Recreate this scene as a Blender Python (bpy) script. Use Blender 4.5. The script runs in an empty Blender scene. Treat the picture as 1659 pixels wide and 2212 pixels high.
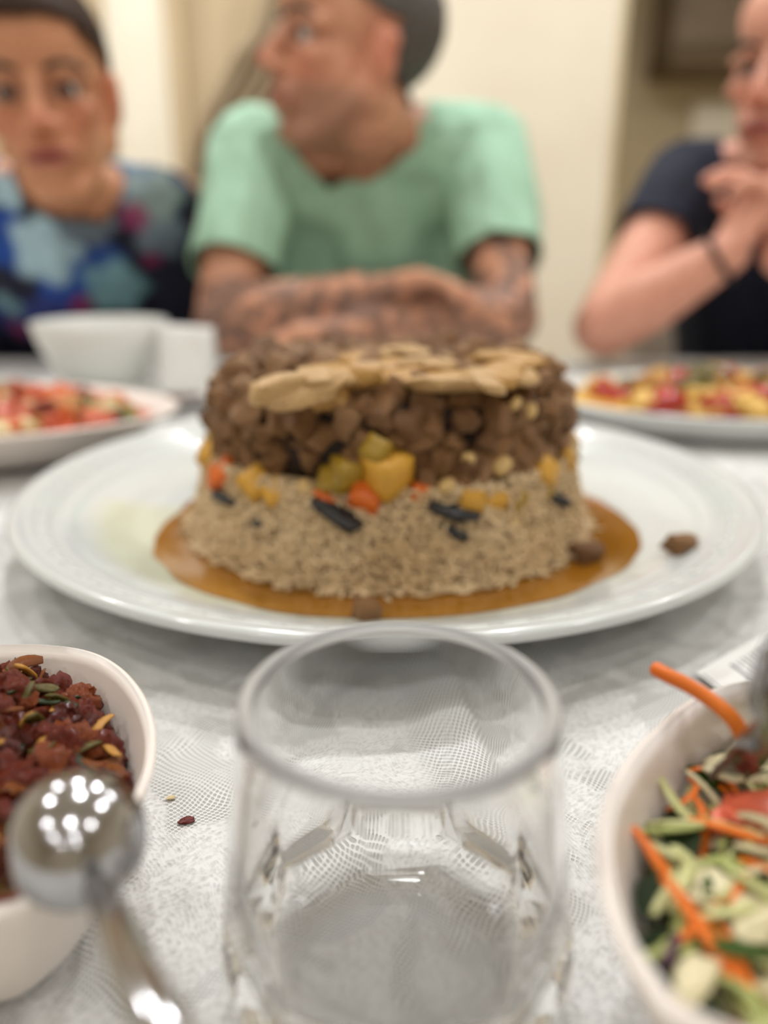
import bpy, bmesh, math, random
import numpy as np
from mathutils import Vector, Matrix, Euler, noise

random.seed(7)
S = bpy.context.scene
COL = S.collection
W, H = 1659, 2212
PITCH = math.radians(19.0)
F = 1671.0
CAMZ = 0.165                      # camera height above the table top (table top is z = 0)

# ------------------------------------------------------------------ camera, world, exposure, lamps
cam_d = bpy.data.cameras.new('camera')
cam_d.sensor_fit = 'VERTICAL'
cam_d.sensor_height = 24.0
cam_d.sensor_width = 18.0
cam_d.lens = 24.0 * F / H
cam_d.clip_start = 0.01
cam_d.dof.use_dof = True
cam_d.dof.focus_distance = 0.235
cam_d.dof.aperture_fstop = cam_d.lens / 7.5
cam = bpy.data.objects.new('camera', cam_d)
cam.location = (0, 0, CAMZ)
cam.rotation_euler = (math.radians(90) - PITCH, 0, 0)
COL.objects.link(cam)
S.camera = cam

world = bpy.data.worlds.new('world')
S.world = world
world.use_nodes = True
world.node_tree.nodes['Background'].inputs[0].default_value = (1, .96, .9, 1)
world.node_tree.nodes['Background'].inputs[1].default_value = 0.3

S.view_settings.view_transform = 'Standard'
S.view_settings.look = 'None'
S.view_settings.gamma = 1
S.view_settings.use_curve_mapping = False
S.view_settings.exposure = -0.3
cy = S.cycles
cy.use_denoising = True
cy.use_adaptive_sampling = True
cy.adaptive_threshold = 0.045
cy.max_bounces = 24
cy.diffuse_bounces = 4
cy.glossy_bounces = 8
cy.transmission_bounces = 24
cy.blur_glossy = 0.6
cy.sample_clamp_indirect = 4.0

CEIL = 1.85
FLOOR = -0.75
LAMPS = [(-1.5, 1.75, 16), (-0.45, 1.75, 20), (0.55, 1.75, 16), (1.6, 1.75, 14),
         (-1.3, 0.35, 7.5), (0.05, 0.55, 8), (1.3, 0.35, 7.5),
         (-1.2, -1.1, 6), (0.1, -1.1, 6), (1.3, -1.1, 6),
         (-0.9, -2.3, 7), (0.6, -2.3, 7), (-0.3, -3.6, 7), (1.1, -3.6, 7),
         (-2.3, 3.2, 9), (2.4, 4.0, 3)]
LAMP_WHERE = ['leftmost of four above the far side of the table', 'second from left of four above the far side of the table',
              'third from left of four above the far side of the table', 'rightmost of four above the far side of the table',
              'left of three above the middle of the table', 'centre of three above the middle of the table', 'right of three above the middle of the table',
              'left of three above the near table end', 'centre of three above the near table end', 'right of three above the near table end',
              'left of two behind the viewer', 'right of two behind the viewer', 'left of the last two by the near wall', 'right of the last two by the near wall',
              'alone in the far left corner', 'alone in the hallway']
LAMP_COL = (0.985, 0.995, 1.0)


def lin(r, g, b):
    f = lambda c: (c / 255 / 12.92) if c / 255 <= .04045 else ((c / 255 + .055) / 1.055) ** 2.4
    return (f(r), f(g), f(b))


# ------------------------------------------------------------------ pixel helpers
def ray(px, py):
    f = Vector((0, math.cos(PITCH), -math.sin(PITCH)))
    u = Vector((0, math.sin(PITCH), math.cos(PITCH)))
    return f + Vector((1, 0, 0)) * ((px - W / 2) / F) - u * ((py - H / 2) / F)


def at(px, py, z):
    d = ray(px, py)
    return Vector((0, 0, CAMZ)) + d * ((z - CAMZ) / d.z)


def aty(px, py, Y):
    d = ray(px, py)
    return Vector((0, 0, CAMZ)) + d * (Y / d.y)


# ------------------------------------------------------------------ materials
def nd(nt, t, **kw):
    n = nt.nodes.new(t)
    for k, v in kw.items():
        setattr(n, k, v)
    return n


def setin(n, **kw):
    for k, v in kw.items():
        k = k.replace('_', ' ')
        if k in n.inputs:
            n.inputs[k].default_value = v


MATS = {}


def pm(name, c1, c2=None, scale=40, rough=.5, bump=0.0, bscale=None, metal=0, trans=0, ior=1.45, spec=.5,
       attr=None, detail=3, sss=0, bdist=.001, coat=0, lo=.35, hi=.65):
    m = bpy.data.materials.new(name)
    m.use_nodes = True
    nt = m.node_tree
    b = nt.nodes['Principled BSDF']
    c2 = c2 or tuple(x * .85 for x in c1)
    tc = nd(nt, 'ShaderNodeTexCoord')
    nz = nd(nt, 'ShaderNodeTexNoise')
    setin(nz, Scale=scale, Detail=detail)
    nt.links.new(tc.outputs['Object'], nz.inputs['Vector'])
    cr = nd(nt, 'ShaderNodeValToRGB')
    cr.color_ramp.elements[0].position = lo
    cr.color_ramp.elements[1].position = hi
    cr.color_ramp.elements[0].color = (*c1, 1)
    cr.color_ramp.elements[1].color = (*c2, 1)
    nt.links.new(nz.outputs['Fac'], cr.inputs['Fac'])
    out = cr.outputs['Color']
    if attr:
        at_ = nd(nt, 'ShaderNodeAttribute', attribute_name=attr)
        mx = nd(nt, 'ShaderNodeMix', data_type='RGBA', blend_type='MULTIPLY')
        mx.inputs[0].default_value = 1
        nt.links.new(out, mx.inputs[6])
        nt.links.new(at_.outputs['Color'], mx.inputs[7])
        out = mx.outputs[2]
    nt.links.new(out, b.inputs['Base Color'])
    setin(b, Roughness=rough, Metallic=metal, IOR=ior)
    b.inputs['Transmission Weight'].default_value = trans
    b.inputs['Specular IOR Level'].default_value = spec
    b.inputs['Coat Weight'].default_value = coat
    b.inputs['Subsurface Weight'].default_value = sss
    if sss:
        b.inputs['Subsurface Radius'].default_value = (.006, .003, .0015)
        b.inputs['Subsurface Scale'].default_value = .5
    if bump:
        n2 = nd(nt, 'ShaderNodeTexNoise')
        setin(n2, Scale=bscale or scale * 3, Detail=4)
        nt.links.new(tc.outputs['Object'], n2.inputs['Vector'])
        bp = nd(nt, 'ShaderNodeBump')
        setin(bp, Strength=bump, Distance=bdist)
        nt.links.new(n2.outputs['Fac'], bp.inputs['Height'])
        nt.links.new(bp.outputs['Normal'], b.inputs['Normal'])
    MATS[name] = m
    return m


# ------------------------------------------------------------------ object helpers
def link(name, me, m=None, parent=None, smooth=True):
    o = bpy.data.objects.new(name, me)
    COL.objects.link(o)
    if m is not None and not me.materials:
        me.materials.append(m)
    if smooth and len(me.polygons):
        me.polygons.foreach_set('use_smooth', [True] * len(me.polygons))
    if parent is not None:
        o.parent = parent
    return o


def obj(name, bm, m, parent=None, smooth=True):
    me = bpy.data.meshes.new(name)
    bm.normal_update()
    bm.to_mesh(me)
    bm.free()
    return link(name, me, m, parent, smooth)


def tag(o, label, cat, group=None, kind=None):
    o['label'] = label
    o['category'] = cat
    if group:
        o['group'] = group
    if kind:
        o['kind'] = kind
    return o


def empty(name, loc=(0, 0, 0), rz=0):
    o = bpy.data.objects.new(name, None)
    o.empty_display_size = .02
    o.location = loc
    o.rotation_euler = (0, 0, rz)
    COL.objects.link(o)
    return o


def struct(o):
    o['kind'] = 'structure'
    return o


def bbox(bm, c, s, rot=None, bevel=0):
    M = Matrix.Translation(c) @ (rot.to_matrix().to_4x4() if rot else Matrix()) @ Matrix.Diagonal((*s, 1))
    r = bmesh.ops.create_cube(bm, size=1, matrix=M)
    if bevel:
        es = list({e for v in r['verts'] for e in v.link_edges})
        bmesh.ops.bevel(bm, geom=es, offset=bevel, segments=2, affect='EDGES', profile=.5)
    return bm


def box(name, c, s, m, parent=None, bevel=0, rot=None):
    return obj(name, bbox(bmesh.new(), c, s, rot, bevel), m, parent, smooth=False)


def lathe(prof, seg=64, center=(0, 0), close=False, rfun=None):
    """prof: list of (r, z); poles where r == 0"""
    bm = bmesh.new()
    rings = []
    for (r, z) in prof:
        if r < 1e-7:
            rings.append([bm.verts.new((center[0], center[1], z))])
        else:
            ring = []
            for k in range(seg):
                a = 2 * math.pi * k / seg
                rr = r if rfun is None else rfun(r, z, a)
                ring.append(bm.verts.new((center[0] + rr * math.cos(a), center[1] + rr * math.sin(a), z)))
            rings.append(ring)
    pairs = list(zip(rings, rings[1:]))
    if close:
        pairs.append((rings[-1], rings[0]))
    for A, B in pairs:
        for k in range(seg):
            k2 = (k + 1) % seg
            vs = [A[k % len(A)], A[k2 % len(A)], B[k2 % len(B)], B[k % len(B)]]
            u = []
            for v in vs:
                if v not in u:
                    u.append(v)
            if len(u) > 2:
                try:
                    bm.faces.new(u)
                except ValueError:
                    pass
    bmesh.ops.recalc_face_normals(bm, faces=bm.faces)
    return bm


def catmull(pts, n, closed=True):
    """n samples per segment through the points"""
    out = []
    N = len(pts)
    for i in range(N if closed else N - 1):
        g = (lambda k: pts[k % N]) if closed else (lambda k: pts[min(max(k, 0), N - 1)])
        p0, p1, p2, p3 = [Vector(g(i + j)) for j in (-1, 0, 1, 2)]
        for k in range(n):
            t = k / n
            out.append(.5 * ((2 * p1) + (p2 - p0) * t + (2 * p0 - 5 * p1 + 4 * p2 - p3) * t * t + (3 * p1 - p0 - 3 * p2 + p3) * t ** 3))
    if not closed:
        out.append(Vector(pts[-1]))
    return out


def tube(bm, pts, radii, seg=8, flat=1.0, cap=True, up=None):
    """swept tube; flat < 1 squashes the section along the frame's normal"""
    pts = [Vector(p) for p in pts]
    n = len(pts)
    if not hasattr(radii, '__len__'):
        radii = [radii] * n
    prev = None
    rings = []
    for i, p in enumerate(pts):
        t = (pts[min(i + 1, n - 1)] - pts[max(i - 1, 0)]).normalized()
        if prev is None:
            a = Vector(up) if up else (Vector((0, 0, 1)) if abs(t.z) < .9 else Vector((1, 0, 0)))
        else:
            a = prev
        nrm = (a - t * a.dot(t)).normalized()
        prev = nrm
        bi = t.cross(nrm)
        ring = []
        for k in range(seg):
            an = 2 * math.pi * k / seg
            ring.append(bm.verts.new(p + (nrm * math.sin(an) * flat + bi * math.cos(an)) * radii[i]))
        rings.append(ring)
    for A, B in zip(rings, rings[1:]):
        for k in range(seg):
            bm.faces.new((A[k], A[(k + 1) % seg], B[(k + 1) % seg], B[k]))
    if cap:
        bm.faces.new(rings[0][::-1])
        bm.faces.new(rings[-1])
    return bm


def chunk_mesh(name, cuts=3, sph=.45, amp=.16, dim=(1, .85, .75), seed=0, freq=1.6, fine=0.0):
    """unit-sized irregular lump"""
    bm = bmesh.new()
    bmesh.ops.create_cube(bm, size=1)
    bmesh.ops.subdivide_edges(bm, edges=bm.edges, cuts=cuts, use_grid_fill=True)
    off = Vector((seed * 7.3, seed * 3.1, seed * 1.7))
    for v in bm.verts:
        s = v.co.normalized() * .55
        p = v.co.lerp(s, sph)
        nv = noise.noise_vector(p * freq + off)
        p = p + nv * amp
        if fine:
            p += p.normalized() * (noise.noise(p * 6 + off) + .5 * noise.noise(p * 13 + off)) * fine
        v.co = Vector((p.x * dim[0], p.y * dim[1], p.z * dim[2]))
    me = bpy.data.meshes.new(name)
    bm.normal_update()
    bm.to_mesh(me)
    bm.free()
    me.polygons.foreach_set('use_smooth', [True] * len(me.polygons))
    return me


def rnd_rot():
    return Euler((random.uniform(0, 6.28), random.uniform(0, 6.28), random.uniform(0, 6.28)))


def place(name, me, m, parent, loc, size, rot=None):
    """one lump; the mesh data is shared, the material sits on the object"""
    if not me.materials:
        me.materials.append(m)
    o = bpy.data.objects.new(name, me)
    COL.objects.link(o)
    o.material_slots[0].link = 'OBJECT'
    o.material_slots[0].material = m
    o.location = loc
    o.rotation_euler = rot or rnd_rot()
    o.scale = (size, size, size) if not hasattr(size, '__len__') else size
    o.parent = parent
    return o


# ------------------------------------------------------------------ material library
pm('cream_paint', lin(232, 222, 202), lin(226, 215, 194), 3, .7, .05, 200)
pm('tan_paint', lin(207, 187, 154), lin(200, 179, 146), 3, .7, .05, 200)
pm('hall_paint', lin(206, 190, 158), lin(198, 181, 148), 3, .7, .05, 200)
pm('white_gloss_paint', lin(248, 241, 224), lin(243, 235, 216), 4, .35)
pm('ceiling_paint', lin(243, 238, 228), lin(238, 233, 222), 4, .8)
pm('floor_tile', lin(190, 178, 160), lin(176, 163, 145), 8, .35)
pm('taupe_fabric', lin(160, 142, 116), lin(140, 122, 96), 12, .85, .2, 160)
pm('brown_wood', lin(150, 118, 82), lin(130, 98, 64), 10, .5)
pm('cabinet_laminate', lin(138, 122, 102), lin(128, 112, 92), 8, .5)
pm('cabinet_dark', lin(110, 90, 60), lin(98, 80, 52), 8, .5)
pm('table_wood', lin(120, 88, 58), lin(98, 70, 44), 14, .5)
pm('china', lin(228, 230, 227), lin(224, 226, 222), 6, .18, spec=.5, coat=.3)
pm('cream_plastic', lin(236, 226, 218), lin(232, 221, 212), 8, .38, .03, 300)
pm('paper', lin(236, 235, 232), lin(228, 227, 224), 20, .8, .2, 60)
pm('print_ink', lin(120, 118, 122), lin(140, 138, 142), 300, .8)
pm('steel', (.47, .47, .48), (.42, .42, .43), 60, .15, metal=1)
pm('steel_dark_reflect', (.36, .36, .37), (.28, .28, .29), 60, .25, metal=1)  # tong steel with its dark reflections put into the base colour
pm('china_served', lin(210, 214, 213), lin(206, 210, 208), 6, .18, spec=.5, coat=.3, attr='col')
pm('chair_fabric', lin(196, 178, 160), lin(182, 164, 146), 60, .9, .2, 300)
pm('chair_wood', lin(92, 66, 46), lin(76, 54, 38), 20, .5)
pm('lamp_trim', lin(236, 236, 232), None, 10, .4)


def mat_glass():
    m = pm('clear_glass', (1, 1, 1), (.985, .99, .99), 5, 0.0, trans=1, ior=1.5)
    return m


mat_glass()
pm('rim_glass', (1, 1, 1), (.98, .985, .985), 5, .5, trans=.8, ior=1.45, spec=.7)


def mat_emit(name, c, s):
    m = bpy.data.materials.new(name)
    m.use_nodes = True
    b = m.node_tree.nodes['Principled BSDF']
    b.inputs['Emission Color'].default_value = (*c, 1)
    b.inputs['Emission Strength'].default_value = s
    return m


MATS['lamp_glow'] = mat_emit('lamp_glow', LAMP_COL, 30)


def math_node(nt, op, a, b=None, c=None):
    n = nd(nt, 'ShaderNodeMath', operation=op)
    for i, v in enumerate((a, b, c)):
        if v is None:
            continue
        if isinstance(v, (int, float)):
            n.inputs[i].default_value = v
        else:
            nt.links.new(v, n.inputs[i])
    return n.outputs[0]


def mat_lace():
    """white lace tablecloth: woven leaf motifs, open net between them, coarse net along the fold"""
    m = bpy.data.materials.new('lace_cloth')
    m.use_nodes = True
    nt = m.node_tree
    L = nt.links.new
    b = nt.nodes['Principled BSDF']
    tc = nd(nt, 'ShaderNodeTexCoord')
    nz = nd(nt, 'ShaderNodeTexNoise')
    setin(nz, Scale=18.0, Detail=2.0)
    L(tc.outputs['Object'], nz.inputs['Vector'])
    dv = nd(nt, 'ShaderNodeVectorMath', operation='MULTIPLY_ADD')
    L(nz.outputs['Color'], dv.inputs[0])
    dv.inputs[1].default_value = (.03, .03, 0)
    L(tc.outputs['Object'], dv.inputs[2])
    nz2 = nd(nt, 'ShaderNodeTexNoise')
    setin(nz2, Scale=170.0, Detail=2.0)
    L(tc.outputs['Object'], nz2.inputs['Vector'])
    dv2 = nd(nt, 'ShaderNodeVectorMath', operation='MULTIPLY_ADD')
    L(nz2.outputs['Color'], dv2.inputs[0])
    dv2.inputs[1].default_value = (.0034, .0034, 0)
    L(dv.outputs[0], dv2.inputs[2])
    P = dv2.outputs[0]

    def net(pitch, ang, vec):
        mp = nd(nt, 'ShaderNodeMapping')
        mp.inputs['Rotation'].default_value = (0, 0, ang)
        L(vec, mp.inputs['Vector'])
        sp = nd(nt, 'ShaderNodeSeparateXYZ')
        L(mp.outputs[0], sp.inputs[0])
        k = math.pi / pitch
        sx = math_node(nt, 'ABSOLUTE', math_node(nt, 'SINE', math_node(nt, 'MULTIPLY', sp.outputs[0], k)))
        sy = math_node(nt, 'ABSOLUTE', math_node(nt, 'SINE', math_node(nt, 'MULTIPLY', sp.outputs[1], k)))
        pr = math_node(nt, 'MULTIPLY', sx, sy)
        n = nd(nt, 'ShaderNodeMapRange', interpolation_type='SMOOTHSTEP')
        L(pr, n.inputs[0])
        n.inputs[1].default_value = .34
        n.inputs[2].default_value = .62
        n.inputs[3].default_value = 0
        n.inputs[4].default_value = 1
        return n.outputs[0]                      # 1 = hole

    hole_fine = net(.0014, .5, dv.outputs[0])
    hole_coarse = net(.0019, .35, tc.outputs['Object'])

    def stripes(ang, pitch):
        mp = nd(nt, 'ShaderNodeMapping')
        mp.inputs['Rotation'].default_value = (0, 0, ang)
        L(P, mp.inputs['Vector'])
        sp = nd(nt, 'ShaderNodeSeparateXYZ')
        L(mp.outputs[0], sp.inputs[0])
        s = math_node(nt, 'SINE', math_node(nt, 'MULTIPLY', sp.outputs[0], 2 * math.pi / pitch))
        return math_node(nt, 'MULTIPLY_ADD', s, .5, .5)

    s1, s2 = stripes(.75, .0016), stripes(-.65, .0013)
    vo = nd(nt, 'ShaderNodeTexVoronoi', feature='F1')
    setin(vo, Scale=34.0)
    L(P, vo.inputs['Vector'])
    sep = nd(nt, 'ShaderNodeSeparateColor')
    L(vo.outputs['Color'], sep.inputs[0])
    pick = math_node(nt, 'GREATER_THAN', sep.outputs[0], .5)
    mxs = nd(nt, 'ShaderNodeMix')
    L(pick, mxs.inputs[0]); L(s1, mxs.inputs[2]); L(s2, mxs.inputs[3])
    stripe = mxs.outputs[0]
    # leaf motif mask
    mo = nd(nt, 'ShaderNodeTexNoise')
    setin(mo, Scale=30.0, Detail=3.0, Distortion=1.2)
    L(P, mo.inputs['Vector'])
    mk = nd(nt, 'ShaderNodeMapRange', interpolation_type='SMOOTHSTEP')
    L(mo.outputs['Fac'], mk.inputs[0])
    mk.inputs[1].default_value = .42
    mk.inputs[2].default_value = .50
    motif = mk.outputs[0]                        # 1 = dense motif
    fine = nd(nt, 'ShaderNodeTexNoise')
    setin(fine, Scale=620.0, Detail=2.0)
    L(tc.outputs['Object'], fine.inputs['Vector'])
    dense = math_node(nt, 'MULTIPLY_ADD', stripe, .38, math_node(nt, 'MULTIPLY_ADD', fine.outputs['Fac'], 2.6, -1.15))
    dense_hole = math_node(nt, 'SUBTRACT', .55, dense)
    dense_hole = math_node(nt, 'MULTIPLY', math_node(nt, 'MAXIMUM', dense_hole, 0), .62)
    hx = nd(nt, 'ShaderNodeMix')
    L(motif, hx.inputs[0]); L(hole_fine, hx.inputs[2]); L(dense_hole, hx.inputs[3])
    at_ = nd(nt, 'ShaderNodeAttribute', attribute_name='net')
    hm = nd(nt, 'ShaderNodeMix')
    L(at_.outputs['Fac'], hm.inputs[0]); L(hx.outputs[0], hm.inputs[2]); L(hole_coarse, hm.inputs[3])
    hole = hm.outputs[0]
    cr = nd(nt, 'ShaderNodeMix', data_type='RGBA')
    L(hole, cr.inputs[0])
    cr.inputs[6].default_value = (*lin(226, 226, 224), 1)
    cr.inputs[7].default_value = (*lin(168, 168, 165), 1)
    L(cr.outputs[2], b.inputs['Base Color'])
    bp = nd(nt, 'ShaderNodeBump', invert=True)
    setin(bp, Strength=.7, Distance=.0006)
    L(hole, bp.inputs['Height'])
    L(bp.outputs['Normal'], b.inputs['Normal'])
    setin(b, Roughness=.5)
    b.inputs['Specular IOR Level'].default_value = .45
    b.inputs['Sheen Weight'].default_value = .15
    MATS['lace_cloth'] = m


mat_lace()

# ------------------------------------------------------------------ room
WALL_Y = 2.75
ROOM_L, ROOM_R, ROOM_N = -2.6, 2.6, -4.6
struct(box('floor', (0, 0, FLOOR - .05), (6.4, 10.0, .1), MATS['floor_tile']))
struct(box('ceiling', (0, 0, CEIL + .05), (6.4, 10.0, .1), MATS['ceiling_paint']))
ZM, ZH = (CEIL + FLOOR) / 2, CEIL - FLOOR


def wall(name, x0, x1, y0, y1, m, z0=FLOOR, z1=CEIL):
    return struct(box(name, ((x0 + x1) / 2, (y0 + y1) / 2, (z0 + z1) / 2), (x1 - x0, y1 - y0, z1 - z0), m))


xa = aty(372, 200, WALL_Y).x          # left edge of the tan bay
xb = aty(620, 100, WALL_Y).x          # cream wall starts behind the man
xc = aty(1325, 200, WALL_Y).x         # outer corner to the hallway
wall('wall_back', xb, xc, WALL_Y, WALL_Y + .14, MATS['cream_paint'])
wall('wall_back_left', ROOM_L, xb, WALL_Y + .1, WALL_Y + .24, MATS['tan_paint'])
wall('wall_left', ROOM_L - .1, ROOM_L, ROOM_N, WALL_Y + .2, MATS['cream_paint'])
wall('wall_right', ROOM_R, ROOM_R + .1, ROOM_N, 5.0, MATS['cream_paint'])
wall('wall_near', ROOM_L - .1, ROOM_R + .1, ROOM_N - .1, ROOM_N, MATS['cream_paint'])
# hallway beyond the corner
wall('wall_hall_side', xc - .14, xc, WALL_Y + .14, 4.2, MATS['hall_paint'])
wall('wall_hall_back', xc - .14, ROOM_R + .1, 4.2, 4.34, MATS['hall_paint'])
struct(box('trim_3', (xc + .012, WALL_Y + .07, ZM), (.024, .15, ZH), MATS['hall_paint'], bevel=.004))
struct(box('baseboard_back', ((xb + xc) / 2, WALL_Y - .008, FLOOR + .05), (xc - xb, .016, .1), MATS['white_gloss_paint']))
# white door standing in the left bay, with casing
d0, d1 = aty(236, 200, WALL_Y + .02).x, aty(362, 200, WALL_Y + .02).x
dr = struct(empty('door_1', ((d0 + d1) / 2, WALL_Y + .06, FLOOR)))
box('door_leaf', (0, 0, 1.06), (d1 - d0, .045, 2.12), MATS['white_gloss_paint'], dr, bevel=.004)
for pz in (.55, 1.5):
    box('door_panel', (0, -.026, pz), ((d1 - d0) * .6, .012, .7), MATS['white_gloss_paint'], dr, bevel=.004)
bmh = bmesh.new()
tube(bmh, [(.05, -.03, 1.0), (.05, -.065, 1.0), (-.04, -.068, 1.0)], .009, 8)
obj('door_handle', bmh, MATS['steel'], dr)
struct(box('trim_1', (d0 - .03, WALL_Y + .06, FLOOR + 1.09), (.055, .08, 2.18), MATS['tan_paint'], bevel=.006))
struct(box('trim_2', (d1 + .03, WALL_Y + .06, FLOOR + 1.09), (.055, .08, 2.18), MATS['tan_paint'], bevel=.006))

# taupe curtain swept aside in front of the bay
cur = empty('curtain', (0, 0, 0))
tag(cur, 'taupe curtain swept diagonally behind the man in the green shirt', 'curtain')
CY = WALL_Y - .12
topA, topB = aty(640, -420, CY), aty(900, -420, CY)
pA, pB = aty(566, 0, CY), aty(700, 0, CY)
tA, tB = aty(400, 400, CY), aty(470, 415, CY)
lo_z = FLOOR + .06
LA = [(topA.x + .12, CEIL - .06), (pA.x, pA.z), (aty(500, 130, CY).x, aty(500, 130, CY).z), (tA.x, tA.z), (tA.x - .02, -.3), (tA.x - .04, lo_z)]
LB = [(topB.x + .16, CEIL - .06), (pB.x, pB.z), (aty(620, 180, CY).x, aty(620, 180, CY).z), (tB.x, tB.z), (tB.x + .06, -.3), (tB.x + .1, lo_z)]
ca = catmull([(x, 0, z) for x, z in LA], 8, False)
cb = catmull([(x, 0, z) for x, z in LB], 8, False)
bm = bmesh.new()
NF = 60
rows = []
for p, q in zip(ca, cb):
    rows.append([bm.verts.new((p.x + (q.x - p.x) * k / NF, CY + .014 * math.sin(k / NF * 2 * math.pi * 4 + p.z), p.z + (q.z - p.z) * k / NF)) for k in range(NF + 1)])
for A, B in zip(rows, rows[1:]):
    for k in range(NF):
        bm.faces.new((A[k], A[k + 1], B[k + 1], B[k]))
o = obj('curtain_panel', bm, MATS['taupe_fabric'], cur)
o.modifiers.new('t', 'SOLIDIFY').thickness = .004
bm = bmesh.new()
c_ = (tA + tB) / 2
tube(bm, [c_ + Vector((.075 * math.cos(t), .04 * math.sin(t), .02 * math.sin(t * 2))) for t in np.linspace(0, 6.28, 20)], .016, 8)
obj('tie_back', bm, MATS['brown_wood'], cur)
bm = bmesh.new()
tube(bm, [(topA.x - .15, CY, CEIL - .05), (topB.x + .3, CY, CEIL - .05)], .012, 10)
obj('curtain_rail', bm, MATS['brown_wood'], cur)

# wall cabinet in the hallway behind the man in navy
HY = 4.2
k0, k1 = aty(1452, 60, HY - .3), aty(1900, 60, HY - .3)
zb = aty(1500, 148, HY - .3).z
cab = empty('wall_cabinet', ((k0.x + k1.x) / 2, HY - .16, zb))
tag(cab, 'grey-brown wall cabinet hung in the hallway behind the man in navy', 'cabinet')
cw = k1.x - k0.x
box('body', (0, 0, .46), (cw, .3, .78), MATS['cabinet_laminate'], cab, bevel=.004)
box('bottom_rail', (0, -.01, .035), (cw + .01, .32, .07), MATS['cabinet_dark'], cab, bevel=.004)
for s in (-1, 1):
    dd = box('door', (s * cw * .25, -.158, .46), (cw * .47, .018, .74), MATS['cabinet_laminate'], cab, bevel=.003)
    box('handle', (s * cw * .25 - s * cw * .2, -.175, .18), (.012, .02, .12), MATS['steel'], dd)
# pale panel below the cabinet
struct(box('trim_4', (k0.x + .55, HY - .012, zb - .3), (.62, .02, .42), MATS['white_gloss_paint']))

# ------------------------------------------------------------------ ceiling downlights
for i, (x, y, p) in enumerate(LAMPS):
    e = empty('ceiling_downlight', (x, y, CEIL))
    tag(e, 'round recessed ceiling downlight, ' + LAMP_WHERE[i], 'ceiling light', 'ceiling downlights')
    obj('trim_ring', lathe([(.055, -.002), (.058, -.012), (.075, -.012), (.08, -.001)], 32, close=True), MATS['lamp_trim'], e)
    obj('diffuser', lathe([(0, -.004), (.0545, -.004)], 24), MATS['lamp_glow'], e)
    ld = bpy.data.lights.new('downlight_lamp', 'AREA')
    ld.shape = 'DISK'
    ld.size = .104
    ld.energy = p
    ld.color = LAMP_COL
    lo = bpy.data.objects.new('downlight_lamp', ld)
    lo.location = (0, 0, -.016)
    lo.parent = e
    COL.objects.link(lo)

# ------------------------------------------------------------------ table and cloth
TX0, TX1, TY0, TY1 = -1.3, 1.3, -.25, 1.22
tb = empty('dining_table', ((TX0 + TX1) / 2, (TY0 + TY1) / 2, FLOOR))
tag(tb, 'long dining table hidden under the white lace tablecloth', 'table')
box('tabletop', (0, 0, -FLOOR - .022), (TX1 - TX0 - .03, TY1 - TY0 - .03, .03), MATS['table_wood'], tb, bevel=.004)
for sx in (-1, 1):
    for sy in (-1, 1):
        box('leg', (sx * 1.2, sy * .64, (-FLOOR - .037) / 2), (.07, .07, -FLOOR - .037), MATS['table_wood'], tb, bevel=.005)

fA, fB = at(955, 1400, 0), at(1085, 1690, 0)          # crease of the fold
fdir = (fB - fA).normalized()
fper = Vector((fdir.y, -fdir.x, 0))
if fper.x < 0:
    fper = -fper


def cloth_z(x, y):
    v = Vector((x, y, 0))
    h = .0010 * noise.noise(Vector((x * 9, y * 9, 3))) + .0006 * noise.noise(Vector((x * 26, y * 22, 7)))
    q = v - fA
    al, pe = q.dot(fdir), q.dot(fper)
    L_ = (fB - fA).length
    en = min(1, max(0, (al + .03) / .03)) * min(1, max(0, (L_ + .01 - al) / .05))
    # raised soft fold, steep on its right side
    w = math.exp(-(min(pe, 0) / .016) ** 2) if pe < 0 else math.exp(-(pe / .0045) ** 2)
    h += .0065 * w * en
    # a few drape lines running away to both sides
    h += .0007 * math.sin(x * 60 + 3 * noise.noise(v * 4)) * (0.5 + noise.noise(v * 5))
    return h - .0022


def net_mask(x, y):
    q = Vector((x, y, 0)) - fA
    al, pe = q.dot(fdir), q.dot(fper)
    L_ = (fB - fA).length
    if not (-.03 < al < L_ + .01):
        return 0
    return max(0, min(1, (pe + .026) / .008)) * max(0, min(1, (.008 - pe) / .004))


ys_ = np.concatenate([np.arange(TY0, .1, .008), np.arange(.1, .34, .0035), np.arange(.34, TY1 - .0001, .01), [TY1]])
xs_ = np.concatenate([np.arange(TX0, -.2, .01), np.arange(-.2, .2, .0035), np.arange(.2, TX1, .01), [TX1]])
vs, fs, netv = [], [], []
nx, ny = len(xs_), len(ys_)
for y in ys_:
    for x in xs_:
        vs.append((x, y, cloth_z(x, y)))
        netv.append(net_mask(x, y))
for j in range(ny - 1):
    for i in range(nx - 1):
        a = j * nx + i
        fs.append((a, a + 1, a + nx + 1, a + nx))


def hang(ids, out, drop=1.0):
    """a strip of cloth falling from an edge"""
    prev = ids
    for k, (dz, do) in enumerate(((-.012, .006), (-.08, .01), (-.16, .012), (-.24, .014))):
        cur_ = []
        for n_, v in enumerate(ids):
            p = vs[v]
            wv = .012 * math.sin(n_ * .35) * (k / 3)
            vs.append((p[0] + out[0] * (do + wv * drop), p[1] + out[1] * (do + wv * drop), dz * drop if k else dz))
            netv.append(0)
            cur_.append(len(vs) - 1)
        for a in range(len(ids) - 1):
            fs.append((prev[a], prev[a + 1], cur_[a + 1], cur_[a]))
        prev = cur_


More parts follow.
